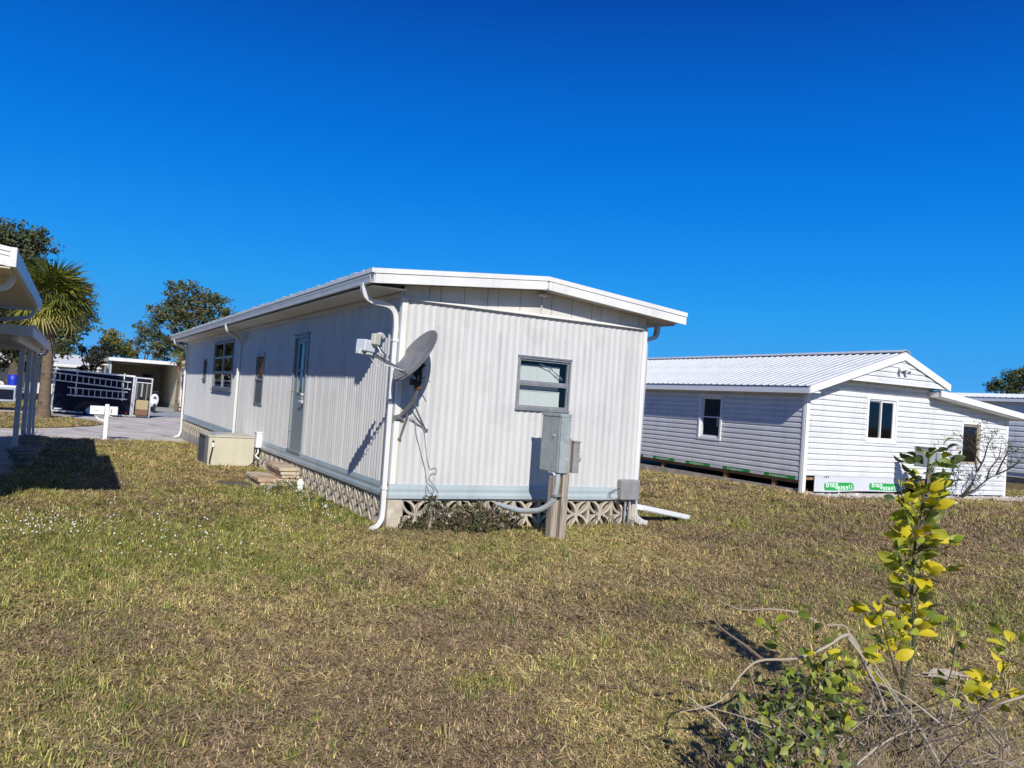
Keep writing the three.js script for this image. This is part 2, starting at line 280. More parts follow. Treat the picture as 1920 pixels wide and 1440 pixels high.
// gable face: vertical boards and a drip cap
const roofTop = (u) => 3.052 + .212 * (1 - Math.abs(u - 1.84) / 2.34);
put(homeA, 'drip_cap', extr([[0, 2.79], [.045, 2.768], [.047, 2.776], [.004, 2.806], [0, 2.806]], WID + .01).rotateY(-Math.PI / 2).translate(WID + .005, 0, .006), M.trimWhite);
{ let u = .0, k = 0; while (u < WID - .01) { const e = Math.min(WID, u + (k % 3 === 1 ? .155 : .325)); const top = (x) => roofTop(x) - .155; put(homeA, 'gable_board', extr([[u + .004, 2.807], [e - .004, 2.807], [e - .004, top(e)], ...(u < 1.84 && e > 1.84 ? [[1.84, top(1.84)]] : []), [u + .004, top(u)]], .012).translate(0, 0, -.012), M.gableBoard); u = e; k++; } }
put(homeA, 'gable_backing', extr([[0, 2.75], [WID, 2.75], [WID, roofTop(WID) - .16], [1.84, roofTop(1.84) - .16], [0, roofTop(0) - .16]], .006).translate(0, 0, -.03), M.soffit);
{ const v = put(homeA, 'vent_light', merge([rbx(1.86, 1.98, 3.035, 3.06, .0, .09, .01), bx(1.9, 1.94, 3.06, 3.075, .0, .05)]), M.trimWhite); }
// roof
{
  const L = -.478, R = 4.14, T = .15, prof = [[L, roofTop(L) - .012], [1.84, roofTop(1.84) - .012], [R, roofTop(R) - .012], [R, roofTop(R) - T], [1.84, roofTop(1.84) - T], [L, roofTop(L) - T]];
  const roof = put(homeA, 'roof', boxUV(extr(prof, LEN + .5).translate(0, 0, -LEN - .22)), M.roofA);
  const r = rng(5); // loose coating along the roof edge
  const crust = []; for (let w = -.25; w < 19.6; w += .16 + r() * .3) { const l = .05 + r() * .2; crust.push(rbx(L - .03, L + .08 + r() * .05, roofTop(L) - .006, roofTop(L) + .006 + r() * .016, -w, -w - l, .006, 1)); }
  put(roof, 'roof_coating', merge(crust), M.roofA);
  for (const [a, b] of [[L - .02, 1.84], [1.84, R + .03]]) {
    put(roof, 'roof_edge', extr([[a, roofTop(a) - .058], [b, roofTop(b) - .058], [b, roofTop(b)], [a, roofTop(a)]], .022).translate(0, 0, .285), M.trimWhite);
    put(roof, 'fascia', extr([[a + .015, roofTop(a) - .16], [b - .012, roofTop(b) - .16], [b - .012, roofTop(b) - .066], [a + .015, roofTop(a) - .066]], .018).translate(0, 0, .281), M.trimWhite);
    put(roof, 'fascia_lip', extr([[a + .015, roofTop(a) - .172], [b - .012, roofTop(b) - .172], [b - .012, roofTop(b) - .161], [a + .015, roofTop(a) - .161]], .026).translate(0, 0, .276), M.trimWhite);
  }
  put(roof, 'roof_edge', bx(L - .045, L - .002, roofTop(L) - .05, roofTop(L) - .004, .284, -LEN - .2), M.trimWhite);
  put(roof, 'fascia', bx(L - .0145, L - .001, 2.884, roofTop(L) - .052, .278, -LEN - .2), M.gutter);
  // gutters, hollow, in lengths
  for (const [a, b] of [[-.27, 6.1], [6.105, 12.9], [12.905, 19.6]]) put(roof, 'gutter', extr([[L - .0155, 2.885], [L - .05, 2.885], [L - .055, 2.93], [L - .064, 2.965], [L - .064, 2.975], [L - .058, 2.975], [L - .049, 2.932], [L - .045, 2.891], [L - .0155, 2.891]], b - a).translate(0, 0, -b), M.gutter);
  put(roof, 'gutter', extr([[R + .016, 2.885], [R + .058, 2.885], [R + .074, 2.965], [R + .068, 2.965], [R + .053, 2.891], [R + .016, 2.891]], LEN).translate(0, 0, -LEN), M.gutter);
  put(homeA, 'soffit_vent', bx(-.47, -.05, 2.86, 2.866, .2, -LEN), M.soffit);
  put(homeA, 'frieze_board', bx(-.02, -.003, 2.80, 2.868, -.02, -LEN), M.soffit);
}
// downspouts
const spout = rectP(.056, .078);
put(homeA, 'downspout', sweep([V3(-.51, 2.9, -.02), V3(-.51, 2.84, -.02), V3(-.48, 2.76, -.03), V3(-.40, 2.71, -.045), V3(-.17, 2.68, -.075), V3(-.09, 2.62, -.085), V3(-.058, 2.5, -.085), V3(-.055, 2.2, -.085), V3(-.055, .5, -.085), V3(-.055, .18, -.085), V3(-.075, .07, -.07), V3(-.16, -.005, .0), V3(-.25, -.02, .07)], spout, V3(1, 0, 0), 60), M.gutter);
for (const y of [2.25, .45]) put(homeA, 'downspout_strap', bx(-.092, -.004, y, y + .03, -.038, -.132), M.gutter);
for (const w of [9.35, 18.7]) { const x = w > 15 ? w + .55 : w + .75; put(homeA, 'downspout', sweep([V3(-.51, 2.9, -w), V3(-.51, 2.83, -w), V3(-.47, 2.75, -w - .05), V3(-.15, 2.66, -x + .1), V3(-.06, 2.56, -x), V3(-.055, 2.3, -x), V3(-.055, .5, -x), V3(-.055, w > 15 ? -.05 : .1, -x), V3(-.12, w > 15 ? -.2 : .02, -x + .03), V3(-.25, w > 15 ? -.25 : -.04, -x + .08)], spout, V3(1, 0, 0), 50), M.gutter); }
put(homeA, 'downspout', sweep([V3(4.16, 2.89, -.35), V3(4.16, 2.82, -.35), V3(4.12, 2.73, -.34), V3(3.98, 2.68, -.30), V3(3.82, 2.65, -.2), V3(3.755, 2.58, -.1), V3(3.74, 2.4, -.07), V3(3.735, 1.5, -.07), V3(3.735, .2, -.07), V3(3.75, .1, -.05), V3(3.82, .03, .02), V3(3.88, .015, .06)], spout, V3(1, 0, 0), 60), M.gutter);

// skirting: breeze blocks (four pierced petals each) on a footing
const blockGeo = (() => {
  const h = .195, holes = [], r1 = h - .017, R = h + .013;
  const q = Math.sqrt(2 * r1 * r1 - h * h), lo = (h - q) / 2, hi = Math.min((h + q) / 2, h - .022);
  for (let s = 0; s < 4; s++) {
    const rot = ([x, y]) => [[x, y], [-y, x], [-x, -y], [y, -x]][s], pts = [];
    const a0 = Math.atan2(lo, lo - h), a1 = Math.atan2(hi, hi - h);
    for (let i = 0; i <= 5; i++) { const a = lerp(a0, a1, i / 5); pts.push([h + r1 * Math.cos(a), r1 * Math.sin(a)]); }
    for (let i = 4; i >= 1; i--) { const a = lerp(a0, a1, i / 5); pts.push([r1 * Math.sin(a), h + r1 * Math.cos(a)]); }
    holes.push(pts.map(rot));
    const yt = h - .022, xt = h - Math.sqrt(R * R - yt * yt), ya = Math.sqrt(R * R - h * h) + .012, tri = [];
    const xAt = (y) => Math.max(.001, h - Math.sqrt(R * R - y * y));
    for (let i = 0; i <= 4; i++) { const y = lerp(ya, yt, i / 4); tri.push([xAt(y), y]); }
    for (let i = 4; i >= 0; i--) { const y = lerp(ya, yt, i / 4); tri.push([-xAt(y), y]); }
    holes.push(tri.map(rot));
  }
  const g = extr([[-h, -h], [h, -h], [h, h], [-h, h]], .09, holes); g.translate(0, 0, -.09); return boxUV(g);
})();
{
  const sk = put(homeA, 'skirting_footing', merge([bx(-.03, .1, -.5, -.052, -.09, -LEN), bx(-.03, WID, -.5, -.052, -.09, .015)]), M.conc);
  put(sk, 'corner_pier', bx(-.022, .155, -.05, .346, -.13, .005), M.block);
  for (let k = 0; k < 9; k++) { const b = put(sk, 'breeze_block', blockGeo, M.block); b.position.set(.355 + k * .3925, .148, -.01 - (k % 3) * .004); }
  for (let k = 0; k < 49; k++) { const b = put(sk, 'breeze_block', blockGeo, M.block); b.position.set(-.008 - (k % 2) * .005, .148, -.33 - k * .3925); b.rotation.y = -Math.PI / 2; }
  put(sk, 'corner_pier', bx(WID - .04, WID + .02, -.05, .346, -.12, .0), M.block);
  put(sk, 'chassis_beam', merge([bx(.5, .6, .05, .36, -.4, -LEN + .3), bx(2.9, 3.0, .05, .36, -.4, -LEN + .3)]), M.black);
}
// windows and door
function sashBars(x0, x1, y0, y1, z0, z1, t) { return [bx(x0, x1, y0, y0 + t, z0, z1), bx(x0, x1, y1 - t, y1, z0, z1), bx(x0, x0 + t, y0 + t + .0005, y1 - t - .0005, z0, z1), bx(x1 - t, x1, y0 + t + .0005, y1 - t - .0005, z0, z1)]; }
function windowAt(parent, pos, yaw, W, H, build, label) { const g = sub(parent, 'window', pos, [0, yaw, 0]); if (label) g.userData.label = label; build(g, W, H); return g; }
windowAt(homeA, V3(1.645, 1.55, 0), 0, .798, .66, (g, W, H) => {
  put(g, 'frame', merge([...sashBars(-.012, W + .012, -.01, H + .01, -.05, .022, .024), bx(-.02, W + .02, H + .012, H + .03, -.01, .035), bx(-.02, W + .02, -.03, -.0115, -.01, .04)]), M.alum);
  put(g, 'meeting_rail', bx(.014, W - .014, .32, .342, -.035, .018), M.alum);
  put(g, 'sash', merge([...sashBars(.016, W - .016, .343, H - .018, -.03, .0, .02)]), M.alum); put(g, 'sash', merge(sashBars(.016, W - .016, .016, .319, -.015, .014, .02)), M.alum);
  put(g, 'pane', quadSheet([V3(.045, .365, -.015), V3(W - .045, .365, -.015), V3(W - .045, H - .047, -.015), V3(.045, H - .047, -.015)]), M.glass);
  put(g, 'pane', quadSheet([V3(.045, .045, .0), V3(W - .045, .045, .0), V3(W - .045, .296, .0), V3(.045, .296, .0)]), M.glass);
  put(g, 'roller_shade', merge([bx(.03, W - .09, -.02, .225, -.085, -.083), bx(.03, W - .09, .228, .245, -.083, -.078), bx(.03, W - .10, .25, .575, -.1, -.098)]), M.shade);
  put(g, 'stay_arm', merge([sweep([V3(.34, .60, -.045), V3(.52, .545, -.045), V3(.72, .42, -.045)], rectP(.012, .006)), sweep([V3(.50, .58, -.04), V3(.56, .52, -.04), V3(.71, .40, -.04)], rectP(.01, .005))]), M.alum);
}, 'aluminium framed window with a grey roller shade');
function sideWin(w0, w1, y0, y1, build, label, name = 'window') { const g = sub(homeA, name, V3(0, y0, -w1), [0, -Math.PI / 2, 0]); if (label) g.userData.label = label; build(g, w1 - w0, y1 - y0); return g; }   // local x from the far jamb to the near jamb, +z out of the wall
sideWin(7.56, 8.34, 1.22, 2.23, (g, W, H) => {
  put(g, 'frame', merge([...sashBars(-.01, W + .01, -.01, H + .01, -.05, .024, .035), bx(-.03, W + .03, H + .012, H + .03, -.01, .05)]), M.alum);
  put(g, 'meeting_rail', bx(.026, W - .026, .49, .53, -.03, .02), M.alum);
  put(g, 'pane', quadSheet([V3(.026, .53, -.01), V3(W - .026, .53, -.01), V3(W - .026, H - .026, -.01), V3(.026, H - .026, -.01)]), M.glass);
  put(g, 'pane', quadSheet([V3(.026, .026, -.01), V3(W - .026, .026, -.01), V3(W - .026, .49, -.01), V3(.026, .49, -.01)]), M.glass);
  put(g, 'insect_screen', bx(.03, W - .03, .03, .485, .004, .006), M.screen);
}, 'narrow double hung window with a screen over its lower half');
sideWin(11.07, 13.85, 1.45, 2.68, (g, W, H) => {
  put(g, 'frame', merge([...sashBars(-.01, W + .01, -.01, H + .01, -.05, .026, .05), bx(-.03, W + .03, -.04, -.012, -.01, .06)]), M.frameDark);
  put(g, 'mullion', bx(W / 2 - .04, W / 2 + .04, .042, H - .042, -.04, .02), M.alum);
  for (const s of [0, 1]) for (let r = 0; r < 3; r++) {
    const x0 = s ? W / 2 + .041 : .041, x1 = s ? W - .041 : W / 2 - .041, a = .042 + r * .382, b = a + .38;
    put(g, 'sash', merge(sashBars(x0, x1, a, b, -.02, .012, .026)), M.alum);
    put(g, 'pane', quadSheet([V3(x0 + .026, a + .026, 0), V3(x1 - .026, a + .026, 0), V3(x1 - .026, b - .026, 0), V3(x0 + .026, b - .026, 0)]), M.glass);
  }
}, 'wide window of six dark panes');
sideWin(15.1, 15.62, 1.7, 2.24, (g, W, H) => {
  put(g, 'frame', merge([...sashBars(-.01, W + .01, -.01, H + .01, -.05, .024, .04), bx(-.02, W + .02, -.05, -.012, -.01, .05)]), M.frameDark);
  put(g, 'pane', quadSheet([V3(.03, .03, -.01), V3(W - .03, .03, -.01), V3(W - .03, H - .03, -.01), V3(.03, H - .03, -.01)]), M.glass);
}, 'small high window');
{
  const g = sideWin(4.24, 5.12, .55, 2.5, (g, W, H) => {
    put(g, 'frame', merge([bx(-.02, .03, 0, H + .02, -.05, .028), bx(W - .03, W + .02, 0, H + .02, -.05, .028), bx(.031, W - .031, H - .03, H + .02, -.05, .028), bx(-.06, W + .06, H + .021, H + .045, -.01, .07), bx(-.02, W + .02, -.03, -.002, -.05, .05)]), M.doorBlue);
    put(g, 'leaf', merge([bx(.034, .27, .004, H - .034, -.04, -.006), bx(W - .27, W - .034, .004, H - .034, -.04, -.006), bx(.2705, W - .2705, .004, .98, -.04, -.006), bx(.2705, W - .2705, H - .12, H - .034, -.04, -.006)]), M.doorBlue);
    put(g, 'window_frame', merge([...sashBars(.25, W - .25, .96, H - .1, -.012, .006, .03), bx(.281, W - .281, 1.34, 1.38, -.012, .006)]), M.doorBlue);
    put(g, 'pane', quadSheet([V3(.28, .99, -.015), V3(W - .28, .99, -.015), V3(W - .28, H - .13, -.015), V3(.28, H - .13, -.015)]), M.glass);
    put(g, 'handle', merge([rbx(W - .13, W - .07, .80, .87, -.006, .05, .01), rbx(W - .26, W - .09, .825, .85, .05, .072, .008), sweep([V3(W - .1, .95, -.006), V3(W - .1, .95, .06)], circP(.024, 8)), rbx(W - .14, W - .07, .885, .91, .02, .05, .006)]), M.alumLight);
    put(g, 'hinge', merge([.3, 1.0, 1.7].map(y => bx(.02, .045, y, y + .1, -.004, .034))), M.alum);
  }, 'grey blue door with a tall narrow window', 'door');
}
// ---------------------------------------------------------------- things around the mobile home
const atA = (u, y, w) => FA.at(u, y, w);
const gA = (u, w) => { const p = FA.at(u, 0, w); return groundH(p.x, p.z); };
{ // satellite dish on the front wall near the corner
  const o = [.10, 1.2, 0], t = thing('satellite_dish', 'grey satellite dish with two receiver heads, bolted by struts to the corrugated wall', 'satellite dish', atA(...o), YAW);
  const P = (u, y, w) => V3(u - o[0], y - o[1], -(w - o[2]));
  const c = P(.075, 2.065, -.36), n = V3(-.84, .54, .04).normalize();
  const R = .37, pts = []; for (let i = 0; i <= 10; i++) { const r = R * i / 10; pts.push([r, .075 * (r / R) ** 2]); } pts.push([R + .006, .078], [R + .004, .066]); for (let i = 10; i >= 0; i--) { const r = R * i / 10; pts.push([r, .075 * (r / R) ** 2 - .006]); }
  const g = lathe(pts, 48); const m = put(t, 'reflector', boxUV(g), M.dish); m.position.copy(c).addScaledVector(n, -.04); m.quaternion.setFromUnitVectors(V3(0, 1, 0), n);
  { // faded oval emblem pressed into the face: pale worn strokes
    const r = rng(41), s = []; for (let k = 0; k < 16; k++) { const x = -.13 + k * .018, z = .03 * Math.sin(k * 1.9) + (r() - .5) * .05; const y = .075 * (x * x + z * z) / (R * R) + .002; s.push(bx(x - .004, x + .004, y, y + .0008, z - .03 * r(), z + .02 + .02 * r())); }
    put(m, 'faded_print', merge(s), mat([.36, .37, .385], { roughness: .7 }));
  }
  const hub = P(.12, 1.83, -.30), root = P(.05, 1.815, -.40), l1 = P(-.67, 2.07, -.73), l2 = P(-.60, 2.18, -.80);
  put(t, 'feed_arm', merge([sweep([root.clone().lerp(l1, -.06), root, l1], rectP(.035, .022), V3(0, 1, 0))]), M.dishMetal);
  put(t, 'bracket', merge([rbx(hub.x - .06, hub.x + .05, hub.y - .10, hub.y + .10, hub.z - .09, hub.z + .04, .012), sweep([hub, root], rectP(.06, .07), V3(0, 1, 0)), sweep([hub.clone().add(V3(0, .06, 0)), c.clone().addScaledVector(n, -.13)], rectP(.05, .06), V3(0, 1, 0))]), M.black);
  put(t, 'rusty_clamp', merge([rbx(hub.x - .02, hub.x + .07, hub.y - .15, hub.y - .06, hub.z - .05, hub.z + .02, .02), sweep([hub.clone().add(V3(.02, -.02, .01)), hub.clone().add(V3(.1, .01, .03)), hub.clone().add(V3(.15, -.05, .04))], rectP(.018, .01))]), mat([.24, .15, .10], { map: TX.conc, roughness: .9 }));
  const kn = P(.13, 1.52, -.16);
  put(t, 'mast', sweep([hub.clone().add(V3(0, -.08, 0)), P(.135, 1.66, -.26), kn.clone().lerp(P(.12, 1.30, -.02), .1)], circP(.026, 12), V3(1, 0, 0), 16), M.dishMetal);
  put(t, 'mast', sweep([kn, P(.075, 1.40, -.07), P(.03, 1.335, -.025)], circP(.027, 12), V3(1, 0, 0), 12), M.dishMetal);
  put(t, 'base_plate', merge([rbx(P(-.04, 0, 0).x, P(.10, 0, 0).x, 1.29 - o[1], 1.36 - o[1], .012, .03, .004), rbx(P(.0, 0, 0).x, P(.06, 0, 0).x, 1.31 - o[1], 1.37 - o[1], .03, .06, .004)]), M.dishMetal);
  const j = P(.145, 1.53, -.17), f1 = P(.06, 1.07, -.012), f2 = P(.40, 1.195, -.012);
  put(t, 'strut', merge([sweep([j, f2], circP(.009, 6), V3(1, 0, 0)), rbx(f2.x - .025, f2.x + .025, f2.y - .02, f2.y + .02, .008, .022, .004)]), M.dishMetal);
  put(t, 'strut', merge([sweep([P(.165, 1.33, -.03).clone(), f2.clone().add(V3(-.01, .01, .004))], circP(.007, 6), V3(1, 0, 0))]), M.dishMetal);
  put(t, 'strut', merge([sweep([P(.12, 1.40, -.08), f1], circP(.009, 6), V3(1, 0, 0)), rbx(f1.x - .025, f1.x + .025, f1.y - .02, f1.y + .02, .008, .022, .004)]), M.dishMetal);
  put(t, 'strut', sweep([P(.14, 1.36, -.05), f1.clone().add(V3(.012, .008, .004))], circP(.007, 6), V3(1, 0, 0)), M.dishMetal);
  { const d = l1.clone().sub(root).normalize(); const q = new THREE.Quaternion().setFromUnitVectors(V3(-1, 0, 0), d.clone().multiply(V3(1, .2, 1)).normalize());
    const a = put(t, 'receiver_head', merge([rbx(-.10, .06, -.02, .11, -.075, .075, .014), rbx(-.115, -.06, -.055, .0, -.05, .02, .01), rbx(-.04, .05, -.05, -.02, -.06, .06, .008)]), M.lnb); a.position.copy(l1); a.quaternion.copy(q);
    const b = put(t, 'receiver_head', merge([rbx(-.05, .05, -.05, .075, -.03, .04, .016), sweep([V3(.0, .05, 0), V3(.06, .075, .01), V3(.10, .05, .015)], circP(.028, 10), V3(0, 1, 0), 10)]), M.lnb2); b.position.copy(l2); b.quaternion.copy(q);
    put(t, 'receiver_stem', sweep([l2.clone().add(V3(.01, -.04, 0)), l2.clone().lerp(root, .25).add(V3(0, -.05, 0)), l1.clone().lerp(root, .35)], rectP(.016, .012)), M.dishMetal); }
  const cab = mat([.34, .34, .34], { roughness: .6 });
  put(t, 'cable', tube([l1.clone().add(V3(.03, -.05, .01)), l1.clone().lerp(root, .2).add(V3(0, -.10, 0)), l1.clone().lerp(root, .4).add(V3(0, -.04, .01)), l1.clone().lerp(root, .7).add(V3(0, .0, .03)), hub.clone().add(V3(-.12, .05, .04)), hub.clone().add(V3(-.02, .07, .02))], .006, 6, 40), M.white);
  put(t, 'cable', tube([l2.clone().add(V3(.02, -.05, 0)), l2.clone().add(V3(.08, -.14, .02)), l1.clone().lerp(root, .35).add(V3(.0, .01, .02))], .005, 6, 24), M.white);
  const drop = (pts) => put(t, 'cable', tube(pts.map(p => P(...p)), .0042, 6, 70), cab);
  drop([[.16, 1.45, -.14], [.235, 1.3, -.05], [.27, 1.15, -.03], [.34, .95, -.025], [.42, .72, -.03], [.46, .56, -.035], [.53, .50, -.045], [.55, .45, -.05], [.49, .44, -.06], [.44, .53, -.055], [.44, .44, -.06], [.50, .36, -.06], [.54, .3, -.09], [.55, .1, -.12]]);
  drop([[.18, 1.48, -.14], [.30, 1.33, -.04], [.37, 1.2, -.025], [.41, 1.0, -.02], [.45, .82, -.02], [.49, .73, -.03], [.56, .74, -.03], [.57, .68, -.035], [.51, .67, -.035], [.48, .62, -.035], [.55, .52, -.045], [.61, .42, -.05], [.58, .33, -.06]]);
}
{ // electric meter post
  const o = [1.88, gA(1.88, -.8), -.80], t = thing('meter_post', 'grey electric meter cabinet on a short timber post in front of the corrugated wall', 'electric meter', atA(...o), YAW);
  const X = (u) => u - o[0], Y = (y) => y - o[1], Z = (w) => -(w - o[2]);
  put(t, 'post', rbx(X(1.86), X(1.95), -.25, Y(1.22), Z(-.93), Z(-.80), .008), M.wood);
  put(t, 'post', rbx(X(1.765), X(1.855), -.25, Y(.74), Z(-.87), Z(-.75), .008), M.wood);
  const cab = put(t, 'meter_cabinet', rbx(X(1.765), X(1.905), Y(.79), Y(1.5), Z(-.955), Z(-.52), .008), M.cabinet);
  cab.position.z = .002;
  put(cab, 'cabinet_door', rbx(X(1.752), X(1.7635), Y(.80), Y(1.47), Z(-.945), Z(-.53), .004), M.cabinet);
  put(cab, 'cabinet_hood', rbx(X(1.745), X(1.912), Y(1.475), Y(1.515), Z(-.962), Z(-.515), .006), M.cabinet);
  put(cab, 'cabinet_edge', merge([bx(X(1.765), X(1.771), Y(.80), Y(1.47), Z(-.955), Z(-.961)), bx(X(1.897), X(1.903), Y(.80), Y(1.47), Z(-.955), Z(-.961))]), M.cabinet);
  put(cab, 'seal', merge([sweep([V3(X(1.752), Y(1.24), Z(-.83)), V3(X(1.744), Y(1.24), Z(-.83))], circP(.024, 14)), sweep([V3(X(1.744), Y(1.24), Z(-.83)), V3(X(1.736), Y(1.24), Z(-.83))], circP(.011, 10))]), M.galv);
  put(t, 'breaker_box', merge([rbx(X(1.955), X(2.045), Y(.80), Y(1.17), Z(-.98), Z(-.72), .006), bx(X(1.952), X(2.05), Y(1.171), Y(1.19), Z(-.99), Z(-.715))]), M.cabGrey);
  put(t, 'meter_dial', sweep([V3(X(2.045), Y(1.0), Z(-.85)), V3(X(2.10), Y(1.0), Z(-.85)), V3(X(2.115), Y(1.0), Z(-.85))], circP(.075, 18)), mat([.5, .5, .42], { roughness: .2 }));
  put(t, 'conduit', merge([tube([V3(X(1.80), Y(.79), Z(-.90)), V3(X(1.80), Y(.62), Z(-.90)), V3(X(1.78), Y(.45), Z(-.86)), V3(X(1.70), Y(.32), Z(-.72)), V3(X(1.6), Y(.27), Z(-.5)), V3(X(1.52), Y(.27), Z(-.36)), V3(X(1.42), Y(.30), Z(-.12))], .034, 12, 44), tube([V3(X(1.545), Y(.268), Z(-.4)), V3(X(1.52), Y(.27), Z(-.36))], .04, 12)]), M.galv);
  put(t, 'conduit_strap', rbx(X(1.75), X(1.86), Y(.50), Y(.53), Z(-.94), Z(-.87), .004), M.alum);
  put(t, 'ground_wire', tube([V3(X(1.42), Y(.3), Z(-.12)), V3(X(1.25), Y(.12), Z(-.16)), V3(X(1.05), Y(.08), Z(-.18)), V3(X(.8), Y(.16), Z(-.13)), V3(X(.58), Y(.34), Z(-.07))], .009, 6, 30), M.galv);
}
{ // telephone box low on the front wall
  const o = [3.51, .36, -.02], t = thing('utility_box', 'small grey plastic utility box low on the front wall beside the corner downspout', 'utility box', atA(...o), YAW);
  put(t, 'cover', merge([rbx(-.16, .16, 0, .28, .0, .10, .014), ...Array.from({ length: 9 }, (_, i) => bx(-.13 + i * .03, -.118 + i * .03, .03, .24, .1, .104))]), M.cabGrey);
  put(t, 'wire', merge([tube([V3(-.16, .15, .04), V3(-.24, .13, .05), V3(-.31, .07, .05), V3(-.27, .0, .05), V3(-.17, .02, .04)], .003, 5, 24), tube([V3(-.16, .16, .05), V3(-.27, .13, .06), V3(-.33, .11, .06), V3(-.34, .02, .06)], .003, 5, 20)]), M.rubber);
  put(t, 'conduit', merge([bx(.03, .055, -.36, 0, .02, .045), bx(-.04, -.02, -.3, 0, .02, .04)]), M.galv);
}
{ // packaged air conditioner beside the side wall
  const o = [-.48, gA(-.48, 8.45), 8.45], t = thing('air_conditioner', 'beige packaged air conditioner on the grass beside the mobile home side wall', 'air conditioner', atA(...o), YAW);
  const u0 = -.45, u1 = .44, z0 = .66, z1 = -.66, H = .63;
  put(t, 'base_pad', rbx(u0 - .05, u1 + .05, -.06, .05, z0 + .04, z1 - .05, .01), M.conc);
  put(t, 'cabinet', merge([rbx(u0 + .006, u1, .05, H, z0, z1, .012)]), M.beige);
  put(t, 'front_panel', merge([bx(u0 + .02, u0 + .50, .07, H - .02, z0 + .001, z0 + .009), bx(u0 + .512, u1 - .01, .07, H - .02, z0 + .001, z0 + .009)]), M.beige);
  put(t, 'lid', rbx(u0 - .02, u1 + .015, H + .001, H + .028, z0 + .02, z1 - .02, .008), M.beige);
  put(t, 'loose_cover_sheet', rbx(u0 + .16, u0 + .46, H + .03, H + .045, z0 - .15, z1 + .25, .003).rotateZ(.02), M.alumLight);
  for (let i = 0; i < 16; i++) put(t, 'louvre', bx(u0 - .012, u0 + .004, .07 + i * .031, .085 + i * .031, z0 - .40, z1 + .05), M.frameDark);
  put(t, 'louvre_recess', bx(u0 + .0005, u0 + .0055, .06, H - .03, z0 - .39, z1 + .04), M.black);
  put(t, 'side_panel', bx(u0 - .006, u0 + .0055, .06, H - .02, z0 - .01, z0 - .385), M.alum);
  put(t, 'port', sweep([V3(u0 + .09, H - .09, z0 + .002), V3(u0 + .09, H - .09, z0 + .014)], circP(.022, 14)), M.black);
  put(t, 'hose', tube([V3(u0 + .09, H - .16, z0 + .02), V3(u0 + .06, H - .3, z0 + .05), V3(u0 + .04, .1, z0 + .06), V3(u0 + .1, .03, z0 + .09), V3(u0 + .5, .035, z0 + .08), V3(u1 - .1, .07, z0 + .05), V3(u1 - .02, .16, z0 + .12), V3(u1 + .0, .26, z0 + .3), V3(u1 + .02, .40, z0 + .46)], .012, 7, 60), M.rubber);
  put(t, 'hose_end', tube([V3(u0 + .09, H - .12, z0 + .015), V3(u0 + .09, H - .20, z0 + .03)], .018, 8), M.white);
}
{ const t = thing('disconnect_box', 'small white electrical disconnect box on the side wall above the air conditioner hose', 'electrical box', atA(-.02, .38, 7.32), YAW);
  put(t, 'case', rbx(-.11, 0, 0, .29, -.11, .11, .008), M.white); put(t, 'hood', rbx(-.125, 0, .291, .31, -.12, .12, .004), M.white);
  put(t, 'conduit', tube([V3(-.05, 0, .04), V3(-.05, -.1, .05), V3(-.10, -.16, .12), V3(-.04, -.22, .16)], .016, 8, 20), M.white); put(t, 'fixing_plate', bx(-.06, 0, -.12, -.001, -.1, -.02), M.black); }
{ // steps of loose pavers at the side door
  const o = [-.36, gA(-.36, 4.6), 4.6], t = thing('paver_steps', 'two steps of stacked concrete pavers below the grey blue side door', 'steps', atA(...o), YAW), r = rng(77), y0 = -.03;
  const row = (u0, u1, y, h, n, jit, mi) => { for (let k = 0; k < n; k++) { const a = 4.08 + k * 1.06 / n, b = 4.08 + (k + 1) * 1.06 / n - .012, ju = (r() - .5) * jit; put(t, 'paver', rbx(u0 - o[0] + ju, u1 - o[0] + ju, y, y + h, -(a - o[2]), -(b - o[2]), .012), M.paver[(mi + k) % 3]); } };
  row(-.70, -.05, y0, .06, 2, .03, 2); row(-.67, -.05, y0 + .068, .05, 3, .03, 0); row(-.71, -.33, y0 + .126, .06, 2, .02, 1);
  row(-.36, -.04, y0 + .126, .055, 3, .02, 2); row(-.34, -.05, y0 + .189, .05, 2, .03, 0); row(-.35, -.04, y0 + .247, .05, 3, .02, 2); row(-.37, -.03, y0 + .305, .06, 2, .02, 0);
}
{ const o = [-1.02, gA(-1.02, 4.45), 4.45]; const g = lathe([[0, .03], [.22, .032], [.27, .026], [.285, .0], [.28, -.04], [0, -.04]], 28); g.scale(1, 1, 1.35); const m = single('stepping_stone', boxUV(g), mat([.20, .19, .17], { map: TX.conc, roughness: .95, bumpMap: TX.concB, bumpScale: .006 }), 'flat oval dark stepping stone set in the grass before the paver steps', 'stepping stone'); m.position.copy(atA(...o)); m.rotation.y = -YAW + .3; }
{ const t = thing('cleanout_pipe', 'short white pipe with a cap standing in the weeds by the side skirting', 'pipe', atA(-.16, gA(-.16, 3.55), 3.55), YAW);
  put(t, 'pipe', lathe([[.045, -.1], [.045, .16], [.0, .16]], 16), M.white); put(t, 'cap', lathe([[.055, .12], [.055, .18], [.03, .19], [.028, .215], [0, .215]], 16), M.white); }
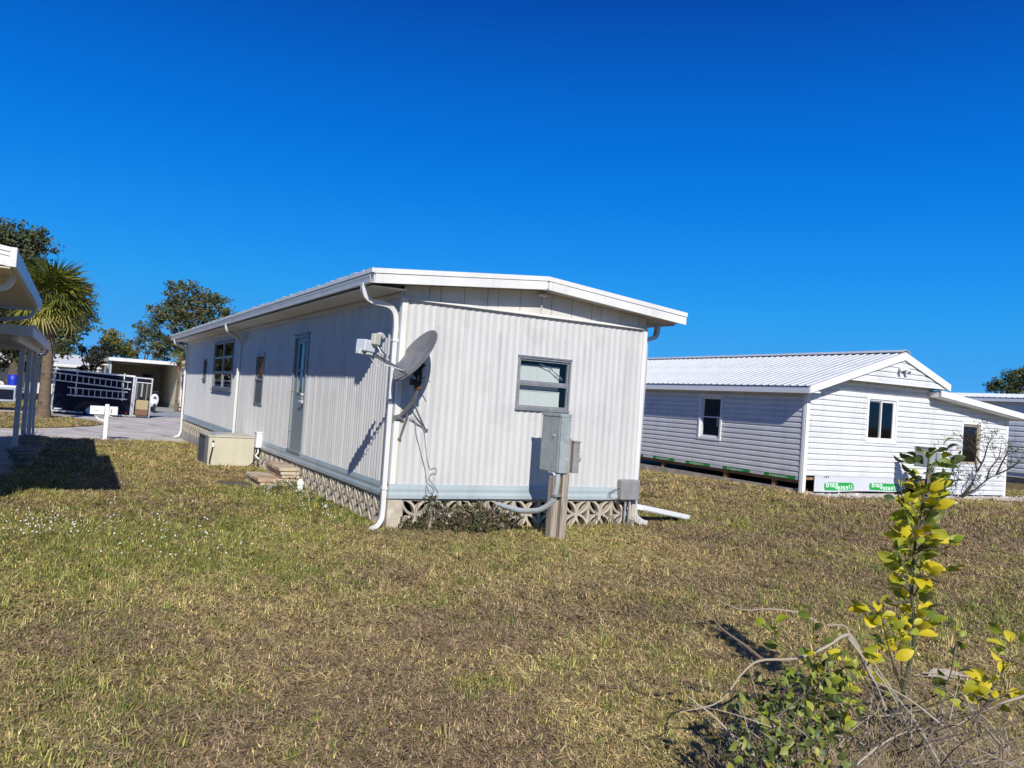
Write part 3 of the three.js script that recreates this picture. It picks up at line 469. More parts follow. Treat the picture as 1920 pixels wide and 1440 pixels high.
{ // downspout trough
  const t = thing('splash_trough', 'white metal trough leading rain away from the corner downspout', 'drain trough', atA(3.78, gA(3.8, .1), .08), YAW);
  const L = 1.28, dir = V3(1.17, -.20, -.37), g = merge([bx(0, L, 0, .012, -.11, .11), bx(0, L, .0125, .075, -.122, -.11), bx(0, L, .0125, .075, .11, .122)]);
  const m = put(t, 'trough', g, M.white); m.position.set(0, .24, 0); m.quaternion.setFromUnitVectors(V3(1, 0, 0), dir.normalize());
  const e = put(t, 'turned_edge', merge([bx(0, L, .0755, .08, -.135, -.11)]), mat([.15, .40, .42], { roughness: .5 })); e.position.copy(m.position); e.quaternion.copy(m.quaternion);
}
// ---------------------------------------------------------------- house under construction, vinyl siding and ribbed metal roof
function lapBoard(xlB, xrB, xlT, xrT, y0, y1, lip = .017) {            // one siding course, face to +z
  const ym = lerp(y0, y1, .58), xl = lerp(xlB, xlT, .58), xr = lerp(xrB, xrT, .58);
  const rows = [[y0, .0, xlB, xrB], [y0, lip, xlB, xrB], [ym, lip * .92, xl, xr], [lerp(y0, y1, .76), lip * .2, lerp(xlB, xlT, .76), lerp(xrB, xrT, .76)], [y1, lip * .15, xlT, xrT]];
  const pos = [], uv = [], idx = [];
  for (let i = 0; i < rows.length - 1; i++) for (const [a, b] of [[rows[i], rows[i + 1]]]) { const k = pos.length / 3; for (const [r, s] of [[a, 2], [a, 3], [b, 3], [b, 2]]) { pos.push(r[s], r[0], r[1]); uv.push(r[s], r[0] + r[1]); } idx.push(k, k + 1, k + 2, k, k + 2, k + 3); }
  const g = new THREE.BufferGeometry(); g.setAttribute('position', new THREE.Float32BufferAttribute(pos, 3)); g.setAttribute('uv', new THREE.Float32BufferAttribute(uv, 2)); g.setIndex(idx); g.computeVertexNormals(); return g;
}
// courses between y0 and y1; xl(y), xr(y) the wall's edges; joints at random; turn = rotation of the wall
function courses(parent, y0, y1, pitch, xl, xr, opens, m, turn, pos, seed) {
  const r = rng(seed);
  for (let y = y0; y < y1 - .02; y += pitch) {
    const t = Math.min(y + pitch, y1); let segs = [[xl(y), xr(y), xl(t), xr(t)]];
    for (const o of opens) if (Math.min(t, o.y1) - Math.max(y, o.y0) > pitch * .4) segs = segs.flatMap(([a, b, c, d]) => [[a, Math.min(b, o.a), c, Math.min(d, o.a)], [Math.max(a, o.b), b, Math.max(c, o.b), d]]).filter(s => s[1] - s[0] > .03 || s[3] - s[2] > .03);
    for (const [a, b, c, d] of segs) {
      if (b - a < .03 && d - c < .03) continue;
      const cuts = [Math.max(a, c)]; let x = cuts[0] + 1.2 + r() * 2.4; while (x < Math.min(b, d) - .8) { cuts.push(x); x += 2.8 + r() * 1.2; } cuts.push(Math.min(b, d));
      for (let k = 0; k < cuts.length - 1; k++) { const f = k === 0, l = k === cuts.length - 2; const q = put(parent, 'siding_board', lapBoard(f ? a : cuts[k], l ? b : cuts[k + 1] + .02, f ? c : cuts[k], l ? d : cuts[k + 1] + .02, y, t, .031 + (k % 2) * .0014), m); q.rotation.y = turn; q.position.copy(pos); }
    }
  }
}
function vinylWindow(parent, pos, turn, W, H, o = {}) {
  const g = sub(parent, 'window', pos, [0, turn, 0]); if (o.label) g.userData.label = o.label; const fm = o.mat || M.white;
  put(g, 'casing', merge([...sashBars(-.05, W + .05, -.05, H + .05, -.03, .045, .06)]), o.casing || M.white);
  put(g, 'frame', merge(sashBars(.0105, W - .0105, .0105, H - .0105, -.06, .014, .035)), fm);
  const pane = (x0, x1, y0, y1, z) => { put(g, 'sash', merge(sashBars(x0, x1, y0, y1, z - .012, z + .012, .028)), fm); put(g, 'pane', quadSheet([V3(x0 + .028, y0 + .028, z), V3(x1 - .028, y0 + .028, z), V3(x1 - .028, y1 - .028, z), V3(x0 + .028, y1 - .028, z)]), M.glass); };
  if (o.kind === 'slide') { pane(.046, W / 2 + .015, .046, H - .046, -.035); pane(W / 2 - .015, W - .046, .046, H - .046, -.008); }
  else if (o.kind === 'hung') { pane(.046, W - .046, H / 2 - .015, H - .046, -.035); pane(.046, W - .046, .046, H / 2 + .015, -.008); }
  else pane(.046, W - .046, .046, H - .046, -.02);
  return g;
}
function ribbedSheet(len, wide = .914) {                              // lies along +x (slope), ribs across z
  const prof = []; for (let k = 0; k < 4; k++) { const b = k * .2285; prof.push([b, 0], [b + .085, 0], [b + .105, .022], [b + .125, .022], [b + .145, 0]); } prof.push([wide, 0]);
  const pos = [], uv = [], idx = [];
  for (let i = 0; i < prof.length - 1; i++) { const k = pos.length / 3; for (const [x, p] of [[0, prof[i]], [len, prof[i]], [len, prof[i + 1]], [0, prof[i + 1]]]) { pos.push(x, p[1], -p[0]); uv.push(x, p[0]); } idx.push(k, k + 1, k + 2, k, k + 2, k + 3); }
  const g = new THREE.BufferGeometry(); g.setAttribute('position', new THREE.Float32BufferAttribute(pos, 3)); g.setAttribute('uv', new THREE.Float32BufferAttribute(uv, 2)); g.setIndex(idx); g.computeVertexNormals(); return g;
}
const houseC = thing('vinyl_sided_house', 'white vinyl sided house with ribbed metal roof, unfinished at its base', 'house', FC.o, FC.yaw);
{
  const D = 12, CW = 7.38, ridgeU = 2.70, ridgeY = 3.47, topL = (u) => ridgeY - .335 * (ridgeU - u), topR = (u) => ridgeY - .385 * (u - ridgeU);
  const sideWinC = [{ a: 2.885, b: 3.70, y0: 1.04, y1: 2.15 }], frontWin = [{ a: 1.99, b: 2.965, y0: 1.29, y1: 2.31 }, { a: 5.52, b: 6.25, y0: .81, y1: 1.88 }];
  // side wall faces -u: local x of the wall = -w direction
  const flip = sideWinC.map(o => ({ ...o, a: -o.b, b: -o.a }));
  courses(houseC, .36, 2.33, .127, () => -D, () => -.05, flip, M.vinyl, -Math.PI / 2, V3(-.002, 0, 0), 11);
  const xl = (y) => Math.max(.05, (y - 2.36) / .335), xr = (y) => y > 2.55 ? 4.3 : Math.min(CW - .05, 4.3 + (2.55 - y) / .116);
  courses(houseC, .41, 2.70, .1272, xl, xr, frontWin, M.vinyl, 0, V3(0, 0, .002), 12);
  courses(houseC, .0285, .41, .1272, () => 4.42, () => CW - .05, [], M.vinyl, 0, V3(0, 0, .002), 13);
  courses(houseC, 2.715, 3.27, .1272, (y) => (y - 2.405) / .335, (y) => ridgeU + (3.30 - y) / .385, [], M.vinyl, 0, V3(0, 0, .352), 14);
  put(houseC, 'gable_trim', extr([[.92, 2.68], [4.24, 2.68], [4.24, 2.714], [.92, 2.714]], .03).translate(0, 0, .352), M.white);
  put(houseC, 'gable_soffit', bx(.9, 4.26, 2.69, 2.70, .35, .005), M.white);
  put(houseC, 'sheathing', merge([extr([[-.0, .38], [CW, .38], [CW, 2.12], [4.3, 2.5], [4.3, 2.68], [1.0, 2.68], [0, 2.34]], .01, frontWin.map(o => [[o.a, o.y0], [o.b, o.y0], [o.b, o.y1], [o.a, o.y1]])).translate(0, 0, -.022), extr([[0, .38], [D, .38], [D, 2.33], [0, 2.33]], .01, sideWinC.map(o => [[o.a, o.y0], [o.b, o.y0], [o.b, o.y1], [o.a, o.y1]])).rotateY(Math.PI / 2).translate(.012, 0, 0)]), M.room);
  put(houseC, 'corner_trim', merge([bx(-.04, .06, -.03, 2.34, .006, .045), bx(-.045, -.006, -.03, 2.34, -.06, .0055)]), M.white);
  put(houseC, 'corner_trim', merge([bx(CW - .06, CW + .03, -.03, 2.15, .006, .045), bx(CW + .006, CW + .03, -.03, 2.15, -D, .0055)]), M.white);
  put(houseC, 'interior_floor', bx(.03, CW - .03, .30, .36, -.03, -D), M.woodRaw);
  put(houseC, 'interior_wall', merge([bx(.03, CW - .02, .37, 2.4, -4.9, -4.95), bx(4.3, 4.34, .37, 2.45, -.03, -4.9), bx(.03, CW, .37, 2.33, -D, -D + .03), bx(.02, 4.3, 2.335, 2.35, -.03, -D), bx(4.3, CW, 2.10, 2.12, -.03, -D)]), M.room);
  // roof
  const roof = put(houseC, 'roof_deck', merge([extr([[-.34, topL(-.34) - .03], [ridgeU, ridgeY - .03], [4.40, topR(4.40) - .03], [4.40, topR(4.40) - .15], [ridgeU, ridgeY - .17], [-.34, topL(-.34) - .15]], D + .75).translate(0, 0, -D - .35)]), M.white);
  const lenL = Math.hypot(ridgeU + .38, topL(ridgeU) - topL(-.38)), lenR = Math.hypot(4.43 - ridgeU, .385 * (4.43 - ridgeU));
  const gL = ribbedSheet(lenL), gR = ribbedSheet(lenR);
  for (let k = 0; k < 14; k++) {
    const a = put(roof, 'roof_sheet', gL, M.roofC); a.position.set(-.38, topL(-.38) + .004 + (k % 2) * .002, .41 - k * .914); a.rotation.z = Math.atan(.335);
    const b = put(roof, 'roof_sheet', gR, M.roofC); b.position.set(ridgeU, ridgeY + .004 + (k % 2) * .002, .41 - k * .914); b.rotation.z = -Math.atan(.385);
  }
  put(roof, 'ridge_cap', extr([[ridgeU - .17, ridgeY - .028], [ridgeU, ridgeY + .036], [ridgeU + .17, ridgeY - .036], [ridgeU + .17, ridgeY - .044], [ridgeU, ridgeY + .03], [ridgeU - .17, ridgeY - .036]], D + .8).translate(0, .03, -D - .36), M.roofC);
  put(roof, 'rake_board', extr([[-.35, topL(-.35) - .165], [ridgeU, ridgeY - .185], [ridgeU, ridgeY - .0], [-.35, topL(-.35) - .0]], .022).translate(0, 0, .402), M.white);
  put(roof, 'rake_board', extr([[ridgeU + .001, ridgeY - .185], [4.42, topR(4.42) - .165], [4.42, topR(4.42)], [ridgeU + .001, ridgeY]], .022).translate(0, 0, .402), M.white);
  put(roof, 'rake_return', bx(-.35, -.02, 2.30, 2.335, .40, .03), M.white);
  put(roof, 'fascia', bx(-.362, -.342, topL(-.35) - .165, topL(-.35) - .02, .40, -D - .3), M.white);
  put(roof, 'soffit', bx(-.34, -.02, 2.325, 2.333, .02, -D - .3), M.white);
  const lean = put(houseC, 'lean_to_roof', merge([extr([[4.12, 2.60], [7.72, 2.18], [7.72, 2.06], [4.12, 2.48]], D + .7).translate(0, 0, -D - .32)]), M.white);
  put(lean, 'fascia', extr([[4.10, 2.645], [7.74, 2.222], [7.74, 2.075], [4.10, 2.495]], .022).translate(0, 0, .386), M.white);
  for (let k = 0; k < 14; k++) { const b = put(lean, 'roof_sheet', ribbedSheet(3.62), M.roofC); b.position.set(4.14, 2.625 + (k % 2) * .002, .40 - k * .914); b.rotation.z = -Math.atan(.42 / 3.6); }
  // windows
  vinylWindow(houseC, V3(-.004, 1.04, -3.70), -Math.PI / 2, .815, 1.11, { kind: 'hung', label: 'white single hung window with dark panes' });
  vinylWindow(houseC, V3(1.99, 1.29, .004), 0, .975, 1.02, { kind: 'slide', label: 'white sliding window with two dark panes' });
  vinylWindow(houseC, V3(5.52, .81, .004), 0, .73, 1.07, { kind: 'one', mat: mat([.40, .355, .27], { roughness: .6 }), casing: M.white, label: 'tan framed fixed window' });
  put(houseC, 'sticker', bx(.25, .252, 1.35, 1.6, -3.28, -3.36), M.shade);
  // floodlight under the ridge
  { const f = sub(houseC, 'flood_light', V3(2.62, 3.03, .372)); put(f, 'plate', rbx(-.09, .09, -.03, .03, 0, .025, .006), M.white);
    for (const s of [-1, 1]) { put(f, 'lamp_head', sweep([V3(s * .07, .03, .03), V3(s * .10, .02, .09), V3(s * .11, -.04, .15)], circP(.045, 10), V3(1, 0, 0), 8), M.white); put(f, 'lens', sweep([V3(s * .11, -.041, .151), V3(s * .1115, -.052, .162)], circP(.04, 10), V3(1, 0, 0)), M.frameDark); } }
  // base: footing, posts, house wrap
  put(houseC, 'footing', merge([bx(.02, .20, -.3, .06, -.2, -D), bx(.1, 4.4, -.3, .02, -.25, -.05)]), M.conc);
  for (const [w, h] of [[2.62, .3], [5.27, .3], [7.9, .3], [.9, .3]]) put(houseC, 'timber_post', bx(.04, .14, .061, h, -w, -w - .10), M.woodRaw);
  put(houseC, 'rim_joist', bx(.03, .07, .20, .30, -.1, -D), M.woodRaw);
  const logo = (cx, W, H, x, y, w, h) => { cx.save(); cx.translate(x, y); cx.fillStyle = '#1f9a44'; cx.beginPath(); cx.moveTo(w * .03, h * .95); cx.quadraticCurveTo(-w * .02, h * .2, w * .08, h * .12); cx.lineTo(w * .9, h * .16); cx.quadraticCurveTo(w * 1.02, h * .4, w * .97, h * .98); cx.closePath(); cx.fill(); cx.fillStyle = '#dfeee2'; cx.save(); cx.translate(w * .46, h * .62); cx.scale(-1, 1); cx.font = `bold ${Math.round(h * .8)}px sans-serif`; cx.fillText('gard', 0, 0, w * .44); cx.restore(); cx.save(); cx.translate(w * .95, h * .9); cx.scale(-1, 1); cx.font = `bold ${Math.round(h * .74)}px sans-serif`; cx.fillText('//easy', 0, 0, w * .58); cx.restore(); cx.restore(); };
  const cv = document.createElement('canvas'); cv.width = 1024; cv.height = 128; const cx = cv.getContext('2d');
  cx.fillStyle = '#c9cbd0'; cx.fillRect(0, 0, 1024, 128); cx.fillStyle = '#17191c'; for (const x of [105, 122, 140]) cx.fillRect(x, 2, 9, 16); cx.fillStyle = '#b45a52'; cx.fillRect(78, 14, 16, 4);
  const us = (u) => (u - .36) / 3.1 * 1024; logo(cx, 1024, 128, us(.66), 42, us(1.68) - us(.66), 78); logo(cx, 1024, 128, us(2.15), 42, us(3.24) - us(2.15), 78);
  const tw = new THREE.CanvasTexture(cv); tw.colorSpace = THREE.SRGBColorSpace;
  { const g = new THREE.PlaneGeometry(3.1, .36, 62, 6), p = g.attributes.position; for (let i = 0; i < p.count; i++) { const x = p.getX(i), y = p.getY(i), b = (.18 - y) / .36; p.setZ(i, .012 * Math.sin(x * 5.1) * b + .02 * fbm(x * 3, y * 3, 3, 0, 91) * b); p.setY(i, y + .03 * b * (Math.sin(x * 2.0 + 1) * .6 + sstep(.9, 1.55, x) * 1.6)); } g.computeVertexNormals();
    const m = put(houseC, 'house_wrap', g, mat([1, 1, 1], { map: tw, roughness: .7 }), 'white and green printed house wrap hanging below the siding'); m.position.set(1.91, .232, .02); }
  const c2 = document.createElement('canvas'); c2.width = 1024; c2.height = 32; const k2 = c2.getContext('2d'); k2.fillStyle = '#c4c6cc'; k2.fillRect(0, 0, 1024, 32);
  for (let i = 0; i < 4; i++) { const x = 60 + i * 256; k2.fillStyle = '#1c8a3f'; k2.fillRect(x, 0, 172, 32); k2.fillStyle = '#d5e2d8'; k2.save(); k2.translate(x + 130, 27); k2.scale(-1, 1); k2.font = 'bold 26px sans-serif'; k2.fillText('//easygard', 0, 0, 100); k2.restore(); }
  const t2 = new THREE.CanvasTexture(c2); t2.colorSpace = THREE.SRGBColorSpace;
  for (let k = 0; k < 2; k++) { const g = new THREE.PlaneGeometry(6.0, .085); const m = put(houseC, 'house_wrap', g, mat([1, 1, 1], { map: t2, roughness: .7 }), 'green and white edge of house wrap below the siding'); m.rotation.y = -Math.PI / 2; m.position.set(-.028, .322, -3.05 - k * 6.0); }
}
{ // gravel along the house front
  const g = new THREE.IcosahedronGeometry(.028, 0), r = rng(301), n = 8200, im = new THREE.InstancedMesh(g, mat([.8, .8, .8], { roughness: .95 }), n); im.name = 'gravel'; im.userData = { kind: 'stuff', label: 'pale gravel strip along the front of the vinyl sided house', category: 'gravel' };
  const m4 = new THREE.Matrix4(), q = new THREE.Quaternion(), e = new THREE.Euler(), c = new THREE.Color();
  for (let i = 0; i < n; i++) {
    const u = -.05 + r() * 8.1, e0 = .16 + .12 * fbm(u * 1.3, 2, 3, 0, 95), w = -.02 - Math.sqrt(r()) * (.6 + e0 + .15 * sstep(3, 7, u)) + (r() - .5) * .06, p = FC.at(u, 0, w); e.set(r() * 6, r() * 6, r() * 6); q.setFromEuler(e); const s = .5 + r() * .9;
    m4.compose(V3(p.x, groundH(p.x, p.z) + .008 + r() * .022, p.z), q, V3(s, s * .7, s * (1 + r() * .5))); im.setMatrixAt(i, m4); const k = .42 + r() * .36; c.setRGB(k * 1.0, k * .93, k * .84); im.setColorAt(i, c);
  }
  im.castShadow = im.receiveShadow = true; scene.add(im);
}
{ // meter pedestal in front of that house
  const p = gnd(1743, 940), f = new Frame(p, FC.yaw), t = thing('meter_pedestal', 'pale blue green meter cabinet on a timber post in front of the vinyl sided house', 'electric meter', p, FC.yaw);
  put(t, 'post', rbx(-.07, .05, -.2, 1.16, -.06, .06, .008), M.wood);
  const c = put(t, 'meter_cabinet', rbx(-.24, -.075, .80, 1.25, -.30, .14, .01), M.cabinet); put(c, 'cabinet_hood', rbx(-.25, -.07, 1.251, 1.275, -.31, .15, .005), M.cabinet); put(c, 'cabinet_door', rbx(-.252, -.241, .82, 1.23, -.28, .12, .004), M.cabinet);
  put(t, 'breaker_box', rbx(.052, .18, .82, 1.16, -.12, .10, .008), M.cabinet);
  put(t, 'conduit', tube([V3(-.02, .8, .09), V3(-.02, .3, .09), V3(-.02, -.05, .09)], .024, 8), M.galv);
}
{ const p = gnd(1785, 948), m = single('pipe_offcut', boxUV(rbx(-.15, .15, 0, .09, -.045, .045, .03)), mat([.6, .52, .42], { roughness: .7 }), 'short tan pipe offcut lying on the grass by the gravel strip', 'pipe offcut'); m.position.copy(p); m.rotation.y = .35; }
{ const p = gnd(1834, 946), m = single('loose_trim_strip', boxUV(bx(-.42, .42, .0, .03, -.035, .035)), M.white, 'thin white strip of trim lying on the grass at the gravel edge', 'trim strip'); m.position.copy(p).add(V3(0, .01, 0)); m.rotation.y = .1; }
{ // next house beyond
  const o = FC.at(16.83, 0, 0), t = thing('far_vinyl_house', 'white vinyl sided house with ribbed white roof standing beyond the unfinished one', 'house', o, FC.yaw);
  courses(t, .28, 2.98, .2, () => -16, () => 3, [], M.vinyl, -Math.PI / 2, V3(0, 0, 0), 21);
  put(t, 'wall', merge([bx(.03, 7, .1, 2.98, 3, 2.95), bx(.03, .06, .1, 2.98, 2.94, -16), bx(.03, 7, .1, 2.98, -15.95, -16)]), M.vinyl);
  const rf = put(t, 'roof_deck', extr([[-.3, 2.98], [-.3, 3.10], [3.4, 3.42], [7.2, 3.1], [7.2, 2.98]], 20).translate(0, 0, -16.4), M.white);
  const g = ribbedSheet(3.9); for (let k = 0; k < 22; k++) { const a = put(rf, 'roof_sheet', g, M.roofC); a.position.set(-.34, 3.115 + (k % 2) * .002, 3.6 - k * .914); a.rotation.z = Math.atan(.32 / 3.7); }
  put(rf, 'fascia', bx(-.32, -.302, 2.96, 3.1, 3.6, -16.4), M.white);
  put(t, 'skirting', bx(.25, 7, -.3, .27, 2.9, -15.9), M.block);
}
// ---------------------------------------------------------------- cream house with carport beside the lawn
const patioY = -.045;
const houseN = thing('cream_house', 'cream painted house with white eaves and an open carport on white posts', 'house', FN.o, FN.yaw);
{ // frame FN: u=0 is the eave edge, w=0 its near corner, the house lies at negative u
  const rt = (u) => 2.735 + .13 * Math.min(-u, 8.0 + u);
  put(houseN, 'wall', merge([bx(-.92, -.88, -.2, 2.62, -.6, -6.0), bx(-7.2, -.92, -.2, 2.62, -.6, -.64), bx(-7.2, -.92, -.2, 2.62, -5.96, -6.0)]), M.cream);
  const roof = put(houseN, 'roof', extr([[0, rt(0) - .03], [-4, rt(-4) - .03], [-8, rt(-8) - .03], [-8, rt(-8) - .17], [0, rt(0) - .17]], 6.1).translate(0, 0, -6.15), M.roofA);
  put(roof, 'fascia', extr([[.005, rt(0) - .185], [-4, rt(-4) - .185], [-4, rt(-4) - .09], [.005, rt(0) - .09]], .02).translate(0, 0, -.02), M.trimWhite);
  put(roof, 'fascia', extr([[-.03, rt(0) - .083], [-4, rt(-4) - .083], [-4, rt(-4) - .05], [-.03, rt(0) - .05]], .03).translate(0, 0, -.02), M.trimWhite);
  put(roof, 'fascia', extr([[-.03, rt(0) - .043], [-4, rt(-4) - .043], [-4, rt(-4)], [-.03, rt(0)]], .036).translate(0, 0, -.02), M.trimWhite);
  put(roof, 'fascia_end', rbx(-.029, .028, rt(0) - .185, rt(0) + .0, -.02, .02, .006), M.trimWhite);
  put(roof, 'gutter', bx(-.02, .03, rt(0) - .185, rt(0) - .02, -.021, -6.1), M.gutter);
  put(roof, 'soffit', bx(-.9, -.02, rt(0) - .2, rt(0) - .186, -.0, -6.1), M.cream);
  for (const w of [.75, 5.6]) put(houseN, 'downspout', sweep([V3(-.05, 2.56, -w), V3(-.05, 2.5, -w), V3(-.10, 2.42, -w), V3(-.3, 2.37, -w), V3(-.72, 2.3, -w), V3(-.82, 2.22, -w), V3(-.84, 2.0, -w), V3(-.84, -.02, -w)], rectP(.055, .075), V3(1, 0, 0), 40), M.gutter);
  // carport
  put(houseN, 'patio_slab', bx(-4.6, -.12, -.4, patioY, -5.6, -14.3), M.conc);
  const cr = put(houseN, 'carport_roof', bx(-4.6, -.05, 2.14, 2.19, -5.2, -13.9), M.trimWhite);
  put(cr, 'fascia', merge([bx(-.049, -.02, 2.10, 2.25, -5.2, -13.9), bx(-4.6, -.05, 2.10, 2.25, -5.2, -5.17)]), M.trimWhite);
  put(cr, 'roof_edge', bx(-.06, .0, 2.251, 2.27, -5.18, -13.92), M.trimWhite);
  put(cr, 'beam', bx(-.30, -.22, 2.02, 2.139, -5.4, -13.8), M.trimWhite);
  for (let k = 0; k < 8; k++) put(cr, 'rafter', bx(-4.5, -.31, 2.05, 2.139, -5.6 - k * 1.15, -5.65 - k * 1.15), M.trimWhite);
  for (const w of [8.4, 11.0, 13.35]) { const p = sub(houseN, 'carport_post', V3(-.30, patioY, -w)); put(p, 'post', rbx(-.045, .045, 0, 2.06, -.045, .045, .006), M.trimWhite); put(p, 'post_base', rbx(-.075, .075, .001, .16, -.075, .075, .01), M.trimWhite); }
  put(houseN, 'downspout', sweep([V3(-.06, 2.12, -13.6), V3(-.08, 2.02, -13.6), V3(-.2, 1.94, -13.6), V3(-.22, 1.8, -13.6), V3(-.22, .15, -13.6), V3(-.18, .0, -13.57), V3(.05, -.1, -13.5)], rectP(.055, .075), V3(1, 0, 0), 40), M.gutter);
  for (const w of [6.5, 10, 13.4]) put(houseN, 'carport_post', rbx(-4.5, -4.4, patioY, 2.1, -w, -w - .1, .006), M.trimWhite);
}
{ // two urn planters
  const urn = () => lathe([[0, .0], [.13, .0], [.15, .03], [.135, .06], [.17, .15], [.215, .24], [.225, .265], [.255, .275], [.262, .30], [.24, .305], [.235, .325], [.285, .335], [.29, .36], [.262, .365], [.235, .28], [.16, .12], [0, .1]], 32);
  const um = mat([.62, .64, .66], { map: TX.conc, roughness: .85 });
  const mk = (px, py, s, lab, tilt) => { const p = gnd(px, py), t = thing('planter', lab, 'planter', p, 0, 'urn planters beside the carport'); const b = put(t, 'bowl', boxUV(urn()), um); b.scale.setScalar(s); b.rotation.set(tilt, 0, tilt * .7); const r = rng(px); const sw = []; for (let k = 0; k < 10; k++) { const a = k / 10 * 2 * Math.PI; sw.push(rbx(Math.cos(a) * .205 - .03, Math.cos(a) * .205 + .03, .18, .23, Math.sin(a) * .205 - .03, Math.sin(a) * .205 + .03, .02, 1)); } const o = put(t, 'relief', merge(sw), um); o.scale.setScalar(s); o.rotation.copy(b.rotation); return [t, s]; };
  mk(44, 877, .95, 'empty grey urn planter on the shaded grass beside the carport posts', .06);
  const [t, s] = mk(56, 855, 1.12, 'grey urn planter holding soil and a spiky leaf beside the carport posts', 0);
  put(t, 'soil', new THREE.CylinderGeometry(.24 * s, .2 * s, .04, 20).translate(0, .33 * s, 0), mat([.05, .04, .03], { roughness: 1 }));
  for (let k = 0; k < 4; k++) { const a = k * 1.7 - .3; put(t, 'leaf', sweep([V3(.05 * Math.cos(a), .36, .05 * Math.sin(a)), V3(.12 * Math.cos(a), .42, .1 * Math.sin(a)), V3(.26 * Math.cos(a), .5 + .04 * k, .2 * Math.sin(a))], rectP(.03, .006), V3(0, 1, 0), 8, (q) => 1 - q * .9), mat([.05, .08, .04], { roughness: .7 })); }
}
{ // twin mailbox on a white post
  const p = gnd(196, 826), t = thing('mailbox', 'pair of white mailboxes on one white timber post at the street edge', 'mailbox', p, YAW);
  put(t, 'post', rbx(-.055, .055, -.2, 1.06, -.055, .055, .012), M.white);
  put(t, 'cross_arm', rbx(-.32, .16, .70, .76, -.04, .04, .008), M.white);
  put(t, 'brace', sweep([V3(-.28, .70, 0), V3(-.2, .62, 0), V3(-.06, .58, 0)], rectP(.05, .04)), M.white);
  const arch = (w, h) => { const a = []; for (let i = 0; i <= 10; i++) { const t = Math.PI * i / 10; a.push([w / 2 * Math.cos(t), h - w / 2 * .7 + w / 2 * .7 * Math.sin(t)]); } return [[w / 2, 0], ...a, [-w / 2, 0]]; };
  for (const [x0, x1] of [[-.42, -.07], [.07, .26]]) { const b = sub(t, 'box', V3(x0, .765, 0)); put(b, 'shell', boxUV(extr(arch(.19, .23), x1 - x0, [], .006).rotateY(Math.PI / 2)), M.white); put(b, 'door', boxUV(extr(arch(.205, .24), .012).rotateY(Math.PI / 2).translate(x1 > .1 ? x1 - x0 + .008 : -.02, -.004, 0)), M.white); }
  put(t, 'flag', rbx(.10, .13, .80, .93, .1, .108, .003), M.cabGrey);
  const cv = document.createElement('canvas'); cv.width = 128; cv.height = 64; const c = cv.getContext('2d'); c.fillStyle = '#f2f2f0'; c.fillRect(0, 0, 128, 64); c.fillStyle = '#33363a'; c.font = 'bold 40px serif'; c.fillText('7444', 10, 48); const tx = new THREE.CanvasTexture(cv); tx.colorSpace = THREE.SRGBColorSpace;
  put(t, 'number_plate', new THREE.PlaneGeometry(.19, .085).translate(-.29, .865, .104), mat([1, 1, 1], { map: tx, roughness: .5 }));
}
